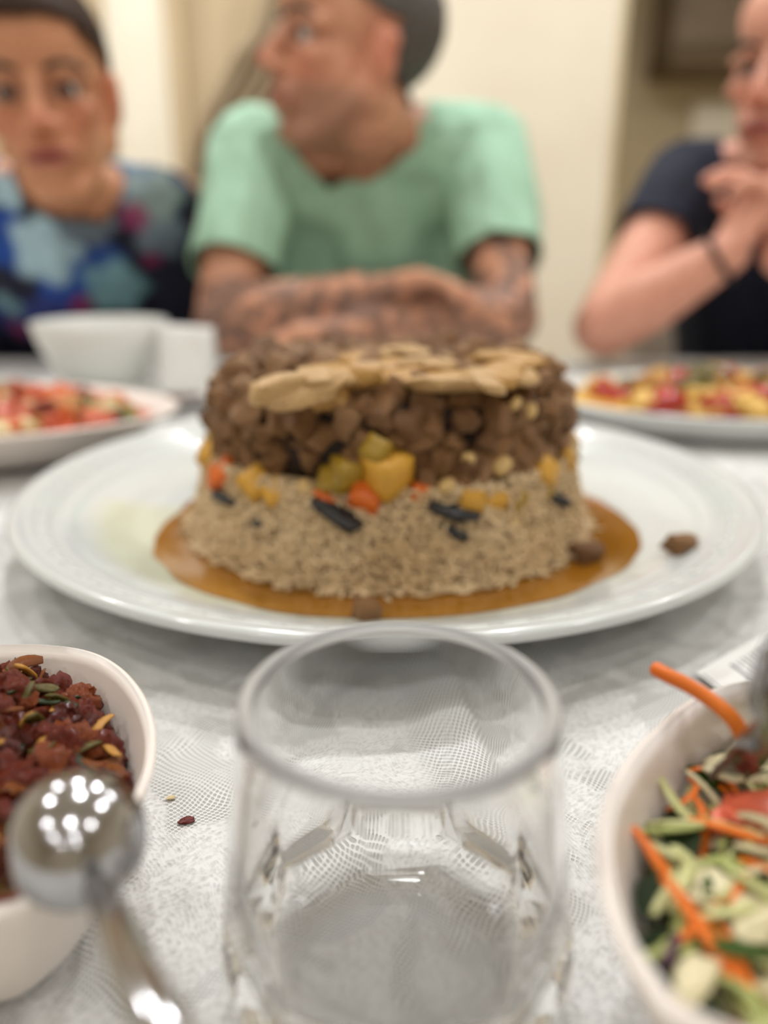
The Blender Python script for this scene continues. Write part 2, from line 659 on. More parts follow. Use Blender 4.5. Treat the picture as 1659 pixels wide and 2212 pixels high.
hang([(ny - 1) * nx + i for i in range(nx)], (0, 1), .19)
hang([i for i in range(nx)], (0, -1))
hang([j * nx for j in range(ny)], (-1, 0))
hang([j * nx + nx - 1 for j in range(ny)], (1, 0))
me = bpy.data.meshes.new('tablecloth')
me.from_pydata(vs, [], fs)
at_ = me.attributes.new('net', 'FLOAT', 'POINT')
at_.data.foreach_set('value', netv)
cloth = link('tablecloth', me, MATS['lace_cloth'])
tag(cloth, 'white lace tablecloth with leaf pattern and a soft fold by the glass', 'tablecloth')

# ------------------------------------------------------------------ serving plate
PC = Vector((.001, .469, 0))
PR = .218


def relief(r, z, a):
    return r


def plate_profile(R, zr, well, floor_r, foot, th=.004, rings=True):
    p = [(0, .008), (floor_r * .5, .008), (floor_r, .0085)]
    n = 10
    for k in range(1, n + 1):                       # gentle slope up to the well edge
        t = k / n
        p.append((floor_r + (well - floor_r) * t, .0085 + (zr * .62 - .0085) * (t ** 1.7)))
    zz = zr * .62
    p += [(well + .0015, zz + .0016), (well + .004, zz + .0014)]
    N = 14
    for k in range(1, N + 1):
        t = k / N
        r = well + .004 + (R - .007 - well - .004) * t
        z = zz + .001 + (zr - .0015 - zz) * t
        if rings:
            z += .0008 * math.sin(t * 2 * math.pi * 3)
        p.append((r, z))
    p += [(R - .005, zr), (R - .0025, zr + .0006), (R - .0006, zr - .0006), (R, zr - .0025), (R - .001, zr - .0045), (R - .005, zr - .0062)]
    p += [(well + .002, zz - .0052), (well - .012, zz - .0095), (foot + .01, .0035), (foot + .004, .0005), (foot, .0002), (foot - .003, .0035), (0, .004)]
    return p


def plate_z(r):
    prof = plate_profile(PR, .029, .186, .142, .12)[:28]
    rs = [q[0] for q in prof]
    zs = [q[1] for q in prof]
    return float(np.interp(r, rs, zs))


pl = empty('serving_plate', (PC.x, PC.y, 0))
tag(pl, 'large round white china serving plate under the layered rice cake', 'plate')
po = obj('plate_body', lathe(plate_profile(PR, .029, .186, .142, .12), 160), MATS['china_served'], pl)
tint = []
for v in po.data.vertices:                             # greasy yellow film where gravy ran, left and front of the pool
    r_ = v.co.xy.length
    a_ = math.atan2(v.co.y, v.co.x)
    k_ = max(0, math.cos((a_ + 2.5) * .8)) if abs((a_ + 2.5 + math.pi) % (2 * math.pi) - math.pi) < 1.9 else 0
    k_ *= min(1, max(0, (.181 + .006 * noise.noise(Vector((math.cos(a_) * 4, math.sin(a_) * 4, 2))) - r_) / .012))
    tint += [1 - .02 * k_, 1 - .035 * k_, 1 - .24 * k_, 1]
po.data.color_attributes.new('col', 'FLOAT_COLOR', 'POINT').data.foreach_set('color', tint)
# embossed swags on the broad rim
bm = bmesh.new()
NS = 72
for k in range(NS):
    a = 2 * math.pi * k / NS
    r = .200
    c = Vector((r * math.cos(a), r * math.sin(a), plate_z(r) + .0001))
    t = Vector((-math.sin(a), math.cos(a), 0))
    n_ = Vector((math.cos(a), math.sin(a), .25)).normalized()
    pts = [c + t * u * .007 + n_ * (.0045 * math.cos(u * 1.57) - .002) for u in np.linspace(-1, 1, 7)]
    tube(bm, pts, [.0003, .0008, .001, .0011, .001, .0008, .0003], 6)
o = obj('embossed_border', bm, MATS['china'], pl)
o['kind'] = 'stuff'

# sauce
pm('gravy', lin(146, 95, 20), lin(128, 78, 12), 14, .12, attr='col', spec=.5, coat=.4, lo=.3, hi=.7)
FC = Vector((.003, .447, 0))                       # centre of the rice cake


def disc_sheet(name, cx, cy, rfun, zfun, m, colfun, hfun, nr=14, na=120, zbase=None):
    vs, fs, cols = [], [], []
    for k in range(nr + 1):
        t = k / nr
        for j in range(na):
            a = 2 * math.pi * j / na
            r = rfun(a) * t
            x, y = cx + r * math.cos(a), cy + r * math.sin(a)
            vs.append((x, y, zfun(x, y) + hfun(t)))
            cols.append(colfun(t, a))
    for k in range(nr):
        for j in range(na):
            a, b = k * na + j, k * na + (j + 1) % na
            fs.append((a, b, b + na, a + na) if k else (a, b + na, a + na))
    me = bpy.data.meshes.new(name)
    me.from_pydata(vs, [], fs)
    ca_ = me.color_attributes.new('col', 'FLOAT_COLOR', 'POINT')
    ca_.data.foreach_set('color', np.array([(*c, 1) for c in cols], dtype=np.float32).ravel())
    return link(name, me, m)


def sauce_r(a):
    v = noise.noise(Vector((math.cos(a) * 1.3, math.sin(a) * 1.3, 4))) * .007 + noise.noise(Vector((math.cos(a) * 5, math.sin(a) * 5, 1))) * .0035
    return .1365 + v + .006 * max(0, -math.sin(a)) + .004 * math.cos(a)


pz = lambda x, y: plate_z(math.hypot(x - PC.x, y - PC.y))
sauce = disc_sheet('gravy_pool', .002, .440, sauce_r, pz, MATS['gravy'],
                   lambda t, a: tuple(1 + (k - 1) * max(0, (t - .86) / .14) for k in (1.35, 1.5, 2.2)),
                   lambda t: .0004 + .0022 * (1 - t ** 6), nr=24)
tag(sauce, 'brown-orange gravy pooled on the plate around the rice cake', 'sauce', kind='stuff')

# ------------------------------------------------------------------ layered rice cake
cake = empty('layered_rice_cake', (FC.x, FC.y, plate_z(0)))
tag(cake, 'round moulded cake of rice, vegetables and browned meat on the white plate', 'rice dish')
CZ = plate_z(0)
pm('rice_core', lin(172, 148, 112), lin(156, 130, 94), 60, .7)
pm('rice', lin(216, 191, 152), lin(198, 170, 128), 30, .45, spec=.4)
pm('meat_brown', lin(164, 122, 80), lin(132, 93, 57), 26, .5, .6, 120, spec=.45, bdist=.002)
pm('meat_brown_dark', lin(140, 101, 65), lin(109, 75, 46), 26, .5, .6, 120, spec=.45, bdist=.002)
pm('meat_brown_pale', lin(180, 139, 98), lin(145, 106, 70), 26, .45, .6, 120, spec=.5, bdist=.002)
pm('meat_core', lin(44, 30, 20), lin(34, 22, 14), 30, .7)  # near-black filler: shade of the gaps between chunks put into its colour
pm('potato', lin(214, 164, 62), lin(196, 142, 44), 30, .4)
pm('carrot', lin(222, 112, 36), lin(204, 92, 24), 30, .35)
pm('aubergine', lin(52, 54, 56), lin(36, 36, 38), 30, .3)
pm('nut', lin(216, 184, 124), lin(196, 160, 100), 30, .45)
pm('olive_pepper', lin(166, 136, 40), lin(146, 112, 28), 30, .35)
pm('chicken', lin(208, 174, 122), lin(160, 112, 58), 45, .32, .3, 60, bdist=.002, lo=.4, hi=.7)
pm('chicken_gold', lin(200, 158, 88), lin(150, 98, 40), 45, .3, .3, 60, bdist=.002, lo=.4, hi=.7)


def rice_r(z):                                       # z above the plate floor
    return float(np.interp(z, [0, .006, .02, .034, .046], [.1185, .116, .1115, .108, .106]))


# core mound (dark gaps behind the grains)
obj('rice_mound', lathe([(0, .001), (.1160, .001), (.1145, .006), (.1095, .02), (.1060, .034), (.1035, .05), (0, .05)], 72), MATS['rice_core'], cake)
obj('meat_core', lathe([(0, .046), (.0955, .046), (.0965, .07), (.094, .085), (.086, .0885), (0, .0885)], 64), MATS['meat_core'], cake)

# rice grains: one loose mass of real grains
gv = []
for (r_, z_) in ((0, -1), (.7, -.72), (1, 0), (.7, .72), (0, 1)):
    gv.append((r_, z_))
seg = 6


def grain_mass(pts):
    V, Fc = [], []
    for (p, d, L_, R_) in pts:
        d = d.normalized()
        a = d.orthogonal().normalized()
        b = d.cross(a)
        base = len(V)
        V.append(p - d * L_)
        for (r_, z_) in ((.75, -.7), (1, 0), (.75, .7)):
            for k in range(seg):
                an = 2 * math.pi * k / seg
                V.append(p + d * (z_ * L_) + (a * math.cos(an) + b * math.sin(an)) * r_ * R_)
        V.append(p + d * L_)
        for k in range(seg):
            k2 = (k + 1) % seg
            Fc.append((base, base + 1 + k2, base + 1 + k))
            for q in range(2):
                o_ = base + 1 + q * seg
                Fc.append((o_ + k, o_ + k2, o_ + seg + k2, o_ + seg + k))
            Fc.append((base + 1 + 2 * seg + k, base + 1 + 2 * seg + k2, base + 1 + 3 * seg))
    me = bpy.data.meshes.new('rice_grains')
    me.from_pydata([tuple(v) for v in V], [], Fc)
    return me


pts = []
for i in range(10500):
    a = random.uniform(0, 2 * math.pi)
    z = .0032 + .047 * random.random() ** .95
    r = rice_r(z) + random.uniform(-.002, .0016)
    n_ = Vector((math.cos(a), math.sin(a), .25)).normalized()
    d = Vector((random.gauss(0, 1), random.gauss(0, 1), random.gauss(0, 1)))
    d -= n_ * d.dot(n_) * .75
    pts.append((Vector((r * math.cos(a), r * math.sin(a), z)), d, random.uniform(.0026, .0042), random.uniform(.0009, .0013)))
for i in range(600):                                  # grains slumped at the foot
    a = random.uniform(0, 2 * math.pi)
    r = .1165 + abs(random.gauss(0, .0028))
    d = Vector((random.gauss(0, 1), random.gauss(0, 1), random.gauss(0, .25)))
    pts.append((Vector((r * math.cos(a), r * math.sin(a), .0036 + max(0, .121 - r) * .6 * random.random())), d, random.uniform(.0026, .0042), random.uniform(.0009, .0013)))
o = link('rice_grains', grain_mass(pts), MATS['rice'], cake)
o['kind'] = 'stuff'

meat_meshes = [chunk_mesh('meat_chunk', 4, .32, .24, (1.15, .92, .8), k, 1.7, .05) for k in range(9)]
meat_mats = [MATS['meat_brown'], MATS['meat_brown'], MATS['meat_brown_dark'], MATS['meat_brown_pale']]
far_bits = []


def meat(loc, s):
    n_ = random.randrange(len(meat_meshes))
    if loc[1] > .03 and loc[2] < .082:                # far side of the wall: joined below
        far_bits.append((n_, Vector(loc), s))
        return None
    return place('meat_chunk', meat_meshes[n_], random.choice(meat_mats), cake, loc, s)


for row, z in enumerate((.0535, .0615, .070, .0785, .0855)):
    n_ = 40
    for k in range(n_):
        a = 2 * math.pi * (k + .5 * (row % 2)) / n_ + random.uniform(-.05, .05)
        if row == 0 and random.random() < .35:
            continue
        s = random.uniform(.0095, .0165)
        r = (.0985 if row < 4 else .092) + random.uniform(-.003, .003) - s * .12
        meat((r * math.cos(a), r * math.sin(a), z + random.uniform(-.003, .003)), s)
placed = []
tries = 0
while len(placed) < 75 and tries < 6000:
    tries += 1
    r = .089 * math.sqrt(random.random())
    a = random.uniform(0, 2 * math.pi)
    p = Vector((r * math.cos(a), r * math.sin(a), 0))
    if all((p - q).length > .0135 for q in placed):
        placed.append(p)
for p in placed:
    meat((p.x, p.y, .0895 + random.uniform(-.002, .003)), random.uniform(.014, .02))
bmj = bmesh.new()
for (n_, p, s) in far_bits:
    t = bmesh.new()
    t.from_mesh(meat_meshes[n_])
    t.transform(Matrix.Translation(p) @ rnd_rot().to_matrix().to_4x4() @ Matrix.Scale(s, 4))
    mm = bpy.data.meshes.new('t')
    t.to_mesh(mm)
    t.free()
    bmj.from_mesh(mm)
    bpy.data.meshes.remove(mm)
o = obj('meat_chunks_behind', bmj, MATS['meat_brown'], cake)
o['kind'] = 'stuff'


def on_cyl(px, py, R):
    """front hit of a pixel's ray with the cake's wall, in cake space"""
    d = ray(px, py)
    o_ = Vector((0, 0, CAMZ)) - FC
    a = d.x ** 2 + d.y ** 2
    b = 2 * (o_.x * d.x + o_.y * d.y)
    c = o_.x ** 2 + o_.y ** 2 - R * R
    disc = max(0, b * b - 4 * a * c)
    t = (-b - math.sqrt(disc)) / (2 * a)
    p = o_ + d * t
    p.z -= CZ
    return p


cube_meshes = [chunk_mesh('diced_cube', 2, .12, .05, (1, 1, 1), 20 + k) for k in range(4)]
nut_mesh = chunk_mesh('nut', 3, .9, .06, (1, .8, .7), 31)
skin_mesh = chunk_mesh('aubergine_piece', 3, .5, .12, (1.5, .9, .4), 41)
VEG = [('carrot_cube', 'carrot', 490, 1030, .0145), ('carrot_cube', 'carrot', 792, 1072, .0145), ('carrot_cube', 'carrot', 706, 1073, .011),
       ('carrot_cube', 'carrot', 905, 1062, .008),
       ('potato_cube', 'potato', 553, 1046, .0150), ('potato_cube', 'potato', 600, 1068, .0115), ('potato_cube', 'potato', 835, 1022, .0185),
       ('potato_cube', 'potato', 1010, 1080, .0125), ('potato_cube', 'potato', 1062, 1080, .012), ('potato_cube', 'potato', 462, 985, .013),
       ('pepper_piece', 'olive_pepper', 750, 1022, .0140), ('pepper_piece', 'olive_pepper', 725, 1040, .0125), ('pepper_piece', 'olive_pepper', 815, 975, .012),
       ('pepper_piece', 'olive_pepper', 1110, 1080, .011), ('potato_cube', 'potato', 1170, 1020, .013), ('potato_cube', 'potato', 1216, 990, .012),
       ('pepper_piece', 'olive_pepper', 1168, 1060, .010)]
for nm, mt, px, py, s in VEG:
    p = on_cyl(px, py, .1035)
    place(nm, random.choice(cube_meshes), MATS[mt], cake, p, s)
for px, py, s in ((492, 1075, .012), (735, 1108, .017), (705, 1095, .010), (968, 1100, .0135), (992, 1112, .0135), (978, 1148, .012), (1196, 1072, .013), (570, 1130, .008)):
    place('aubergine_piece', skin_mesh, MATS['aubergine'], cake, on_cyl(px, py, .108), s, Euler((random.uniform(-.4, .4), random.uniform(-.5, .5), random.uniform(-.6, .6))))
for px, py, s in ((1113, 872, .0070), (1146, 888, .0075), (1012, 990, .0065), (965, 1048, .009), (1105, 1130, .013), (660, 1052, .008), (1085, 1005, .010)):
    place('nut', nut_mesh, MATS['nut'], cake, on_cyl(px, py, .1055), s)
# the ring of diced vegetables round the sides and back that the camera does not face
for k in range(34):
    a = math.radians(-15 + 210 * k / 33) + random.uniform(-.04, .04)
    nm, mt = random.choice((('carrot_cube', 'carrot'), ('potato_cube', 'potato'), ('pepper_piece', 'olive_pepper'), ('aubergine_piece', 'aubergine')))
    place(nm, random.choice(cube_meshes), MATS[mt], cake, (.1 * math.cos(a), .1 * math.sin(a), .045 + random.uniform(-.004, .005)), random.uniform(.010, .015))

# pale slices laid over the top
slab = [chunk_mesh('chicken_slice', 5, .78, .22, (1.1, .72, .34), 50 + k, 1.7, .02) for k in range(4)]
for px, py, L_, wd, rz, mt, zz in ((650, 822, .040, 1.0, .25, 'chicken', .0995), (745, 800, .042, 1.0, .1, 'chicken_gold', .101),
                               (820, 785, .036, 1.1, -.2, 'chicken', .101), (700, 800, .03, 1, .5, 'chicken', .103),
                               (905, 758, .046, 1.1, .1, 'chicken', .1005), (890, 790, .034, 1.1, .4, 'chicken_gold', .101), (965, 810, .036, 1.3, .1, 'chicken', .1005), (935, 775, .03, 1.2, .8, 'chicken', .103),
                               (1060, 768, .034, 1.1, .2, 'chicken_gold', .101), (1085, 795, .034, 1.5, -.4, 'chicken', .1015), (1130, 772, .036, 1.2, -.1, 'chicken_gold', .1005),
                               (1050, 812, .024, 1.3, 1.0, 'chicken', .101), (790, 765, .03, 1.2, 1.0, 'chicken_gold', .099)):
    for q in range(2):
        p = at(px, py, CZ + zz) - FC
        p += Vector((random.uniform(-.012, .012), random.uniform(-.010, .010), 0)) * q
        p.z = zz - .0035 + .0012 * q
        k_ = .86 if q == 0 else .62
        place('chicken_slice', random.choice(slab), MATS[mt if q == 0 else random.choice(('chicken', 'chicken_gold'))], cake, p, (L_ * k_, L_ * wd * k_, L_ * .75), Euler((random.uniform(-.2, .2), random.uniform(-.2, .2), rz + q * random.uniform(-.8, .8))))
# one slice sags over the near edge
place('chicken_slice', slab[1], MATS['chicken_gold'], cake, on_cyl(705, 858, .097) + Vector((0, 0, .002)), (.018, .022, .02), Euler((1.0, .1, .2)))

# stray pieces of meat on the plate
for px, py, s, lb in ((1468, 1176, .0125, 'lone brown crumb of meat on the bare right rim of the plate'),
                      (792, 1322, .0098, 'small brown meat cube in the gravy at the near edge of the pool'),
                      (1262, 1196, .0142, 'dark meat piece fallen in the gravy at the right foot of the rice cake')):
    p = at(px, py, .012)
    for _ in range(4):
        p = at(px, py, plate_z(math.hypot(p.x - PC.x, p.y - PC.y)) + s * .35)
    mm = meat_meshes[3] if s != .0098 else cube_meshes[1]
    o = place('meat_crumb', mm, MATS['meat_brown_dark' if s > .014 else 'meat_brown'], None, p, s, Euler((.2, .1, .5)))
    tag(o, lb, 'meat piece')

# ------------------------------------------------------------------ foreground tumbler
GX = at(862, 1535, .077).x
GC = Vector((GX, .139, 0))
NFAC = 9


def facet(r, z, a):
    w = max(0, min(1, (.040 - z) / .012))
    if r < .012 or w <= 0:
        return r
    st = 2 * math.pi / NFAC
    u = ((a + .2) % st) - st / 2
    k = math.cos(st / 2) / math.cos(u)
    return r * (1 + (k - 1) * w)


gl = empty('glass_tumbler', GC)
tag(gl, 'clear heavy-based glass tumbler standing empty in front of the plate', 'glass')
oprof = [(0, .0022), (.022, .0022), (.028, .0006), (.034, .0004), (.0385, .003), (.0405, .008), (.0405, .014), (.0397, .022), (.0385, .032), (.0368, .045), (.0350, .060), (.0336, .072), (.0332, .0758)]
rim = [(.0331, .0766), (.0326, .0772), (.0319, .0774), (.0307, .0774), (.0300, .0772), (.0296, .0766)]
iprof = [(.0296, .0752), (.0300, .070), (.0316, .058), (.0333, .044), (.0347, .034), (.0350, .026), (.0335, .0195), (.028, .0165), (.016, .0155), (0, .0152)]
bmg = lathe(oprof + rim + iprof, 144, rfun=lambda r, z, a: facet(r, z, a) if True else r)
gb = gb = obj('glass_body', bmg, MATS['clear_glass'], gl)
gb.data.materials.append(MATS['rim_glass'])            # lip roughened and whitened to stand in for reflected ceiling light
for p_ in gb.data.polygons:
    p_.material_index = 1 if p_.center.z > .0750 else 0

# ------------------------------------------------------------------ leaf-shaped bowls
def bowl(name, outline, zr, base, label, m, bulge=.8, th=.0022, zb=0.0):
    """outline: closed list of 2-D rim points; walls curve down to a smaller foot"""
    N = len(outline)
    c = sum((Vector((p[0], p[1], 0)) for p in outline), Vector()) / N
    rm = sum(((Vector((p[0], p[1], 0)) - c).length for p in outline)) / N
    rings = []
    K = 12
    for k in range(K + 1):
        t = k / K
        s = base + (1 - base) * t ** bulge
        rings.append((s, .0006 + (zr - .0006) * (1 - math.cos(t * math.pi / 2)) ** .85 if False else .0006 + (zr - .0006) * t ** 1.15))
    prof = [(0, .0025), (base * .8, .0025), (base * .92, .0008)] + rings
    prof += [(1.0, zr + .0006), (1 - th * .5 / rm, zr + .0011), (1 - th / rm, zr + .0006)]
    for (s, z) in reversed(rings):
        prof.append((s - th / rm, z + th * .8))
    prof += [(base * .6, .0006 + th), (0, .0006 + th)]
    bm = bmesh.new()
    R_ = []
    for (s, z) in prof:
        if s <= 1e-6:
            R_.append([bm.verts.new((0, 0, z))])
        else:
            R_.append([bm.verts.new(((p[0] - c.x) * s, (p[1] - c.y) * s, z)) for p in outline])
    for A, B in zip(R_, R_[1:]):
        for k in range(N):
            k2 = (k + 1) % N
            u = []
            for v in (A[k % len(A)], A[k2 % len(A)], B[k2 % len(B)], B[k % len(B)]):
                if v not in u:
                    u.append(v)
            if len(u) > 2:
                bm.faces.new(u)
    bmesh.ops.recalc_face_normals(bm, faces=bm.faces)
    o = obj(name, bm, m)
    o.location = (c.x, c.y, zb)
    tag(o, label, 'bowl')

    def inner(t):                                     # inner half-size (fraction of outline) at height z
        zz = [q[1] for q in rings]
        ss = [q[0] for q in rings]
        return float(np.interp(t, zz, ss)) - 2 * th / rm
    return o, c, outline, inner, zr


def in_bowl(b, u, a):
    """point at fraction u of the rim outline in direction index a"""
    o, c, out, inner, zr = b
    p = out[int(a * len(out)) % len(out)]
    return Vector((c.x + (p[0] - c.x) * u, c.y + (p[1] - c.y) * u, 0))


ZB1 = .046
o1 = [at(x, y, ZB1) for x, y in ((100, 1397), (195, 1411), (262, 1446), (312, 1505), (336, 1575), (336, 1645), (316, 1712), (282, 1776), (236, 1838), (180, 1890), (100, 1945), (0, 1986))]
o1 = [(p.x, p.y, 0) for p in o1]
for dx, dy in ((-.098, .1055), (-.13, .102), (-.17, .108), (-.2, .125), (-.214, .155), (-.205, .185), (-.18, .205), (-.15, .2135), (-.125, .2155)):
    o1.append((dx, dy, 0))
b1 = bowl('leaf_bowl', [tuple(p) for p in catmull(o1, 6)], ZB1, .56, 'cream rounded-triangular bowl of tomato salad at near left, spoon across it', MATS['cream_plastic'])

ZB2 = .056
o2 = [at(x, y, ZB2) for x, y in ((1455, 2212), (1398, 2150), (1340, 2060), (1303, 1965), (1287, 1870), (1292, 1780), (1328, 1680), (1400, 1590), (1500, 1510), (1605, 1476), (1720, 1470))]
o2 = [(p.x, p.y, 0) for p in o2]
for dx, dy in ((.155, .180), (.185, .168), (.203, .145), (.205, .115), (.19, .09), (.16, .075), (.12, .070), (.08, .072), (.057, .0765)):
    o2.append((dx, dy, 0))
b2 = bowl('leaf_bowl', [tuple(p) for p in catmull(o2, 6)], ZB2, .5, 'cream bowl of shredded green salad at near right beside the tumbler', MATS['cream_plastic'], th=.0026)

b3 = bowl('leaf_bowl', [(-.345 + .158 * math.cos(t) * (1 + .10 * math.cos(t)), .632 + .125 * math.sin(t) * (1 - .12 * math.cos(t)), 0) for t in np.linspace(0, 2 * math.pi, 73)[:-1]],
          .037, .55, 'cream bowl of chopped salad behind the left rim of the plate', MATS['cream_plastic'])
b4 = bowl('oval_dish', [(.345 + .185 * math.cos(t), .765 + .135 * math.sin(t), 0) for t in np.linspace(0, 2 * math.pi, 73)[:-1]],
          .026, .76, 'white oval dish of potatoes, peppers and pickles at far right', MATS['china'])

# ------------------------------------------------------------------ tomato salads
pm('tomato_red', lin(178, 64, 26), lin(112, 35, 14), 160, .3, .9, 420, spec=.7, bdist=.0009, lo=.42, hi=.58, coat=.12)
pm('tomato_dark', lin(140, 47, 21), lin(84, 26, 12), 160, .3, .9, 420, spec=.7, bdist=.0009, lo=.42, hi=.58, coat=.12)
pm('tomato_orange', lin(206, 106, 48), lin(152, 63, 24), 160, .3, .9, 420, spec=.7, bdist=.0009, lo=.42, hi=.58, coat=.12)
pm('pepper_brown', lin(166, 98, 44), lin(118, 60, 26), 140, .22, .6, 420, spec=.7, bdist=.0008)
pm('pepper_green', lin(112, 98, 36), lin(62, 58, 22), 120, .22, .4, 320, spec=.6, bdist=.0008)
pm('onion_yellow', lin(208, 158, 72), lin(164, 104, 38), 120, .22, .3, 300, spec=.6, bdist=.0008)
pm('herb_dark', lin(52, 66, 34), lin(30, 40, 20), 120, .25, .3, 300)
pm('tomato_paste', lin(120, 42, 24), lin(76, 24, 14), 200, .16, .9, 600, spec=.7, bdist=.0012)
lump = [chunk_mesh('tomato_chunk', 10, .72, .24, (1.15, .95, .75), 70 + k, 2.3, .15) for k in range(8)]
strip = []
for k in range(4):
    bm = bmesh.new()
    n_ = 8
    pts_ = [Vector((t - .5, .18 * math.sin(t * 2.6 + k), .16 * math.cos(t * 3 + k * 1.7))) for t in np.linspace(0, 1, n_)]
    tube(bm, pts_, [.10, .15, .17, .18, .18, .17, .15, .09], 8, flat=.4)
    me = bpy.data.meshes.new('pepper_strip')
    bm.to_mesh(me)
    bm.free()
    me.polygons.foreach_set('use_smooth', [True] * len(me.polygons))
    strip.append(me)


def bed(b, zfun, umax, m, name, parent, amp=.0025, freq=160):
    """lumpy filling surface with a closed underside"""
    o, c, out, inner, zr = b
    N = len(out)
    K = 26
    vs, fs = [], []
    for k in range(K + 1):
        u = umax * k / K
        for p in out:
            x, y = (p[0] - c.x) * u, (p[1] - c.y) * u
            edge = 1 - (k / K) ** 10
            z = zfun(x + c.x, y + c.y, u) + amp * edge * (noise.noise(Vector((x * freq, y * freq, 1))) + .5 * noise.noise(Vector((x * freq * 2.3, y * freq * 2.3, 5))))
            vs.append((x, y, z))
    for k in range(K):
        for j in range(N):
            a, q = k * N + j, k * N + (j + 1) % N
            fs.append((a, q, q + N, a + N) if k else (a, q + N, a + N))
    base = len(vs)
    for p in out:
        u = inner(.008) * .9
        vs.append(((p[0] - c.x) * u, (p[1] - c.y) * u, .008))
    for j in range(N):
        fs.append((K * N + j, K * N + (j + 1) % N, base + (j + 1) % N, base + j))
    me = bpy.data.meshes.new(name)
    me.from_pydata(vs, [], fs)
    ob = link(name, me, m, parent)
    ob['kind'] = 'stuff'
    return ob


def salad_things(b, label, cat, name):
    o, c, out, inner, zr = b
    e = empty(name, (c.x, c.y, 0))
    tag(e, label, cat)
    return e


def clamp_in(b, p, z, s, gap=.35):
    """pull a point in so that a piece of size s stays inside the bowl wall"""
    o, c, out, inner, zr = b
    dx, dy = p[0] - c.x, p[1] - c.y
    a = math.atan2(dy, dx)
    q = min(out, key=lambda v: abs((math.atan2(v[1] - c.y, v[0] - c.x) - a + math.pi) % (2 * math.pi) - math.pi))
    R_ = math.hypot(q[0] - c.x, q[1] - c.y)
    lim = R_ * inner(min(zr, z)) - s * gap
    r = math.hypot(dx, dy)
    k = min(1, lim / r) if r > 1e-6 else 1
    return Vector((c.x + dx * k, c.y + dy * k, z))


# near left
s1 = salad_things(b1, 'glossy red cooked tomato and pepper salad heaped in the near left bowl', 'salad', 'tomato_salad')
pk = at(60, 1500, .05)


def z1(x, y, u):
    d = math.hypot(x - (pk.x - .02), y - (pk.y - .005))
    return .0305 + .016 * math.exp(-(d / .036) ** 2) + .003 * (1 - u)


bed(b1, z1, b1[3](.031) + .005, MATS['tomato_paste'], 'tomato_sauce', s1)
cat1 = b1[1]
kinds1 = [('tomato_chunk', 'tomato_red', 42), ('tomato_chunk', 'tomato_dark', 32), ('tomato_chunk', 'tomato_orange', 24), ('pepper_strip', 'pepper_brown', 26),
          ('pepper_strip', 'pepper_green', 20), ('onion_strip', 'onion_yellow', 15), ('herb_leaf', 'herb_dark', 12)]
for nm, mt, wt in kinds1:
    for k in range(int(wt * 2.9)):
        u = .955 * b1[3](.033) * math.sqrt(random.random())
        p = in_bowl(b1, u, random.random())
        z = z1(p.x, p.y, u)
        if nm == 'tomato_chunk':
            me = random.choice(lump)
            s = random.uniform(.0045, .0105)
        else:
            me = random.choice(strip)
            s = random.uniform(.007, .013)
        p = clamp_in(b1, p, z, s)
        place(nm, me, MATS[mt], s1, (p.x - cat1.x, p.y - cat1.y, z + random.uniform(-.0015, .0025) + (0 if nm == 'tomato_chunk' else .0028)), s, rnd_rot() if nm == 'tomato_chunk' else Euler((random.uniform(-.6, .6), random.uniform(-.6, .6), random.uniform(0, 6.28))))

# behind the plate, left
s3 = salad_things(b3, 'finely chopped red and orange salad in the bowl behind the left plate rim', 'salad', 'chopped_salad')
z3 = lambda x, y, u: .027 + .026 * math.exp(-((x + .37) / .10) ** 2 - ((y - .63) / .08) ** 2)
pm('salad_red_pale', lin(206, 104, 72), lin(184, 78, 50), 40, .3, spec=.5)
pm('salad_orange', lin(214, 112, 48), lin(196, 88, 34), 40, .3, spec=.5)
pm('salad_green', lin(120, 124, 62), lin(96, 104, 46), 40, .35)
pm('salad_cream', lin(226, 208, 160), lin(210, 188, 140), 40, .4)
bed(b3, z3, b3[3](.026), MATS['salad_red_pale'], 'salad_base', s3, .003, 90)
for nm, mt, wt in (('tomato_chunk', 'salad_red_pale', 80), ('tomato_chunk', 'salad_orange', 66), ('tomato_chunk', 'tomato_red', 22), ('pepper_piece', 'onion_yellow', 24), ('cucumber_piece', 'salad_green', 30), ('onion_piece', 'salad_cream', 20)):
    for k in range(wt):
        u = .88 * b3[3](.028) * math.sqrt(random.random())
        p = in_bowl(b3, u, random.random())
        place(nm, random.choice(lump[:4] + cube_meshes), MATS[mt], s3, (p.x - b3[1].x, p.y - b3[1].y, z3(p.x, p.y, u) + random.uniform(0, .003)), random.uniform(.009, .017))

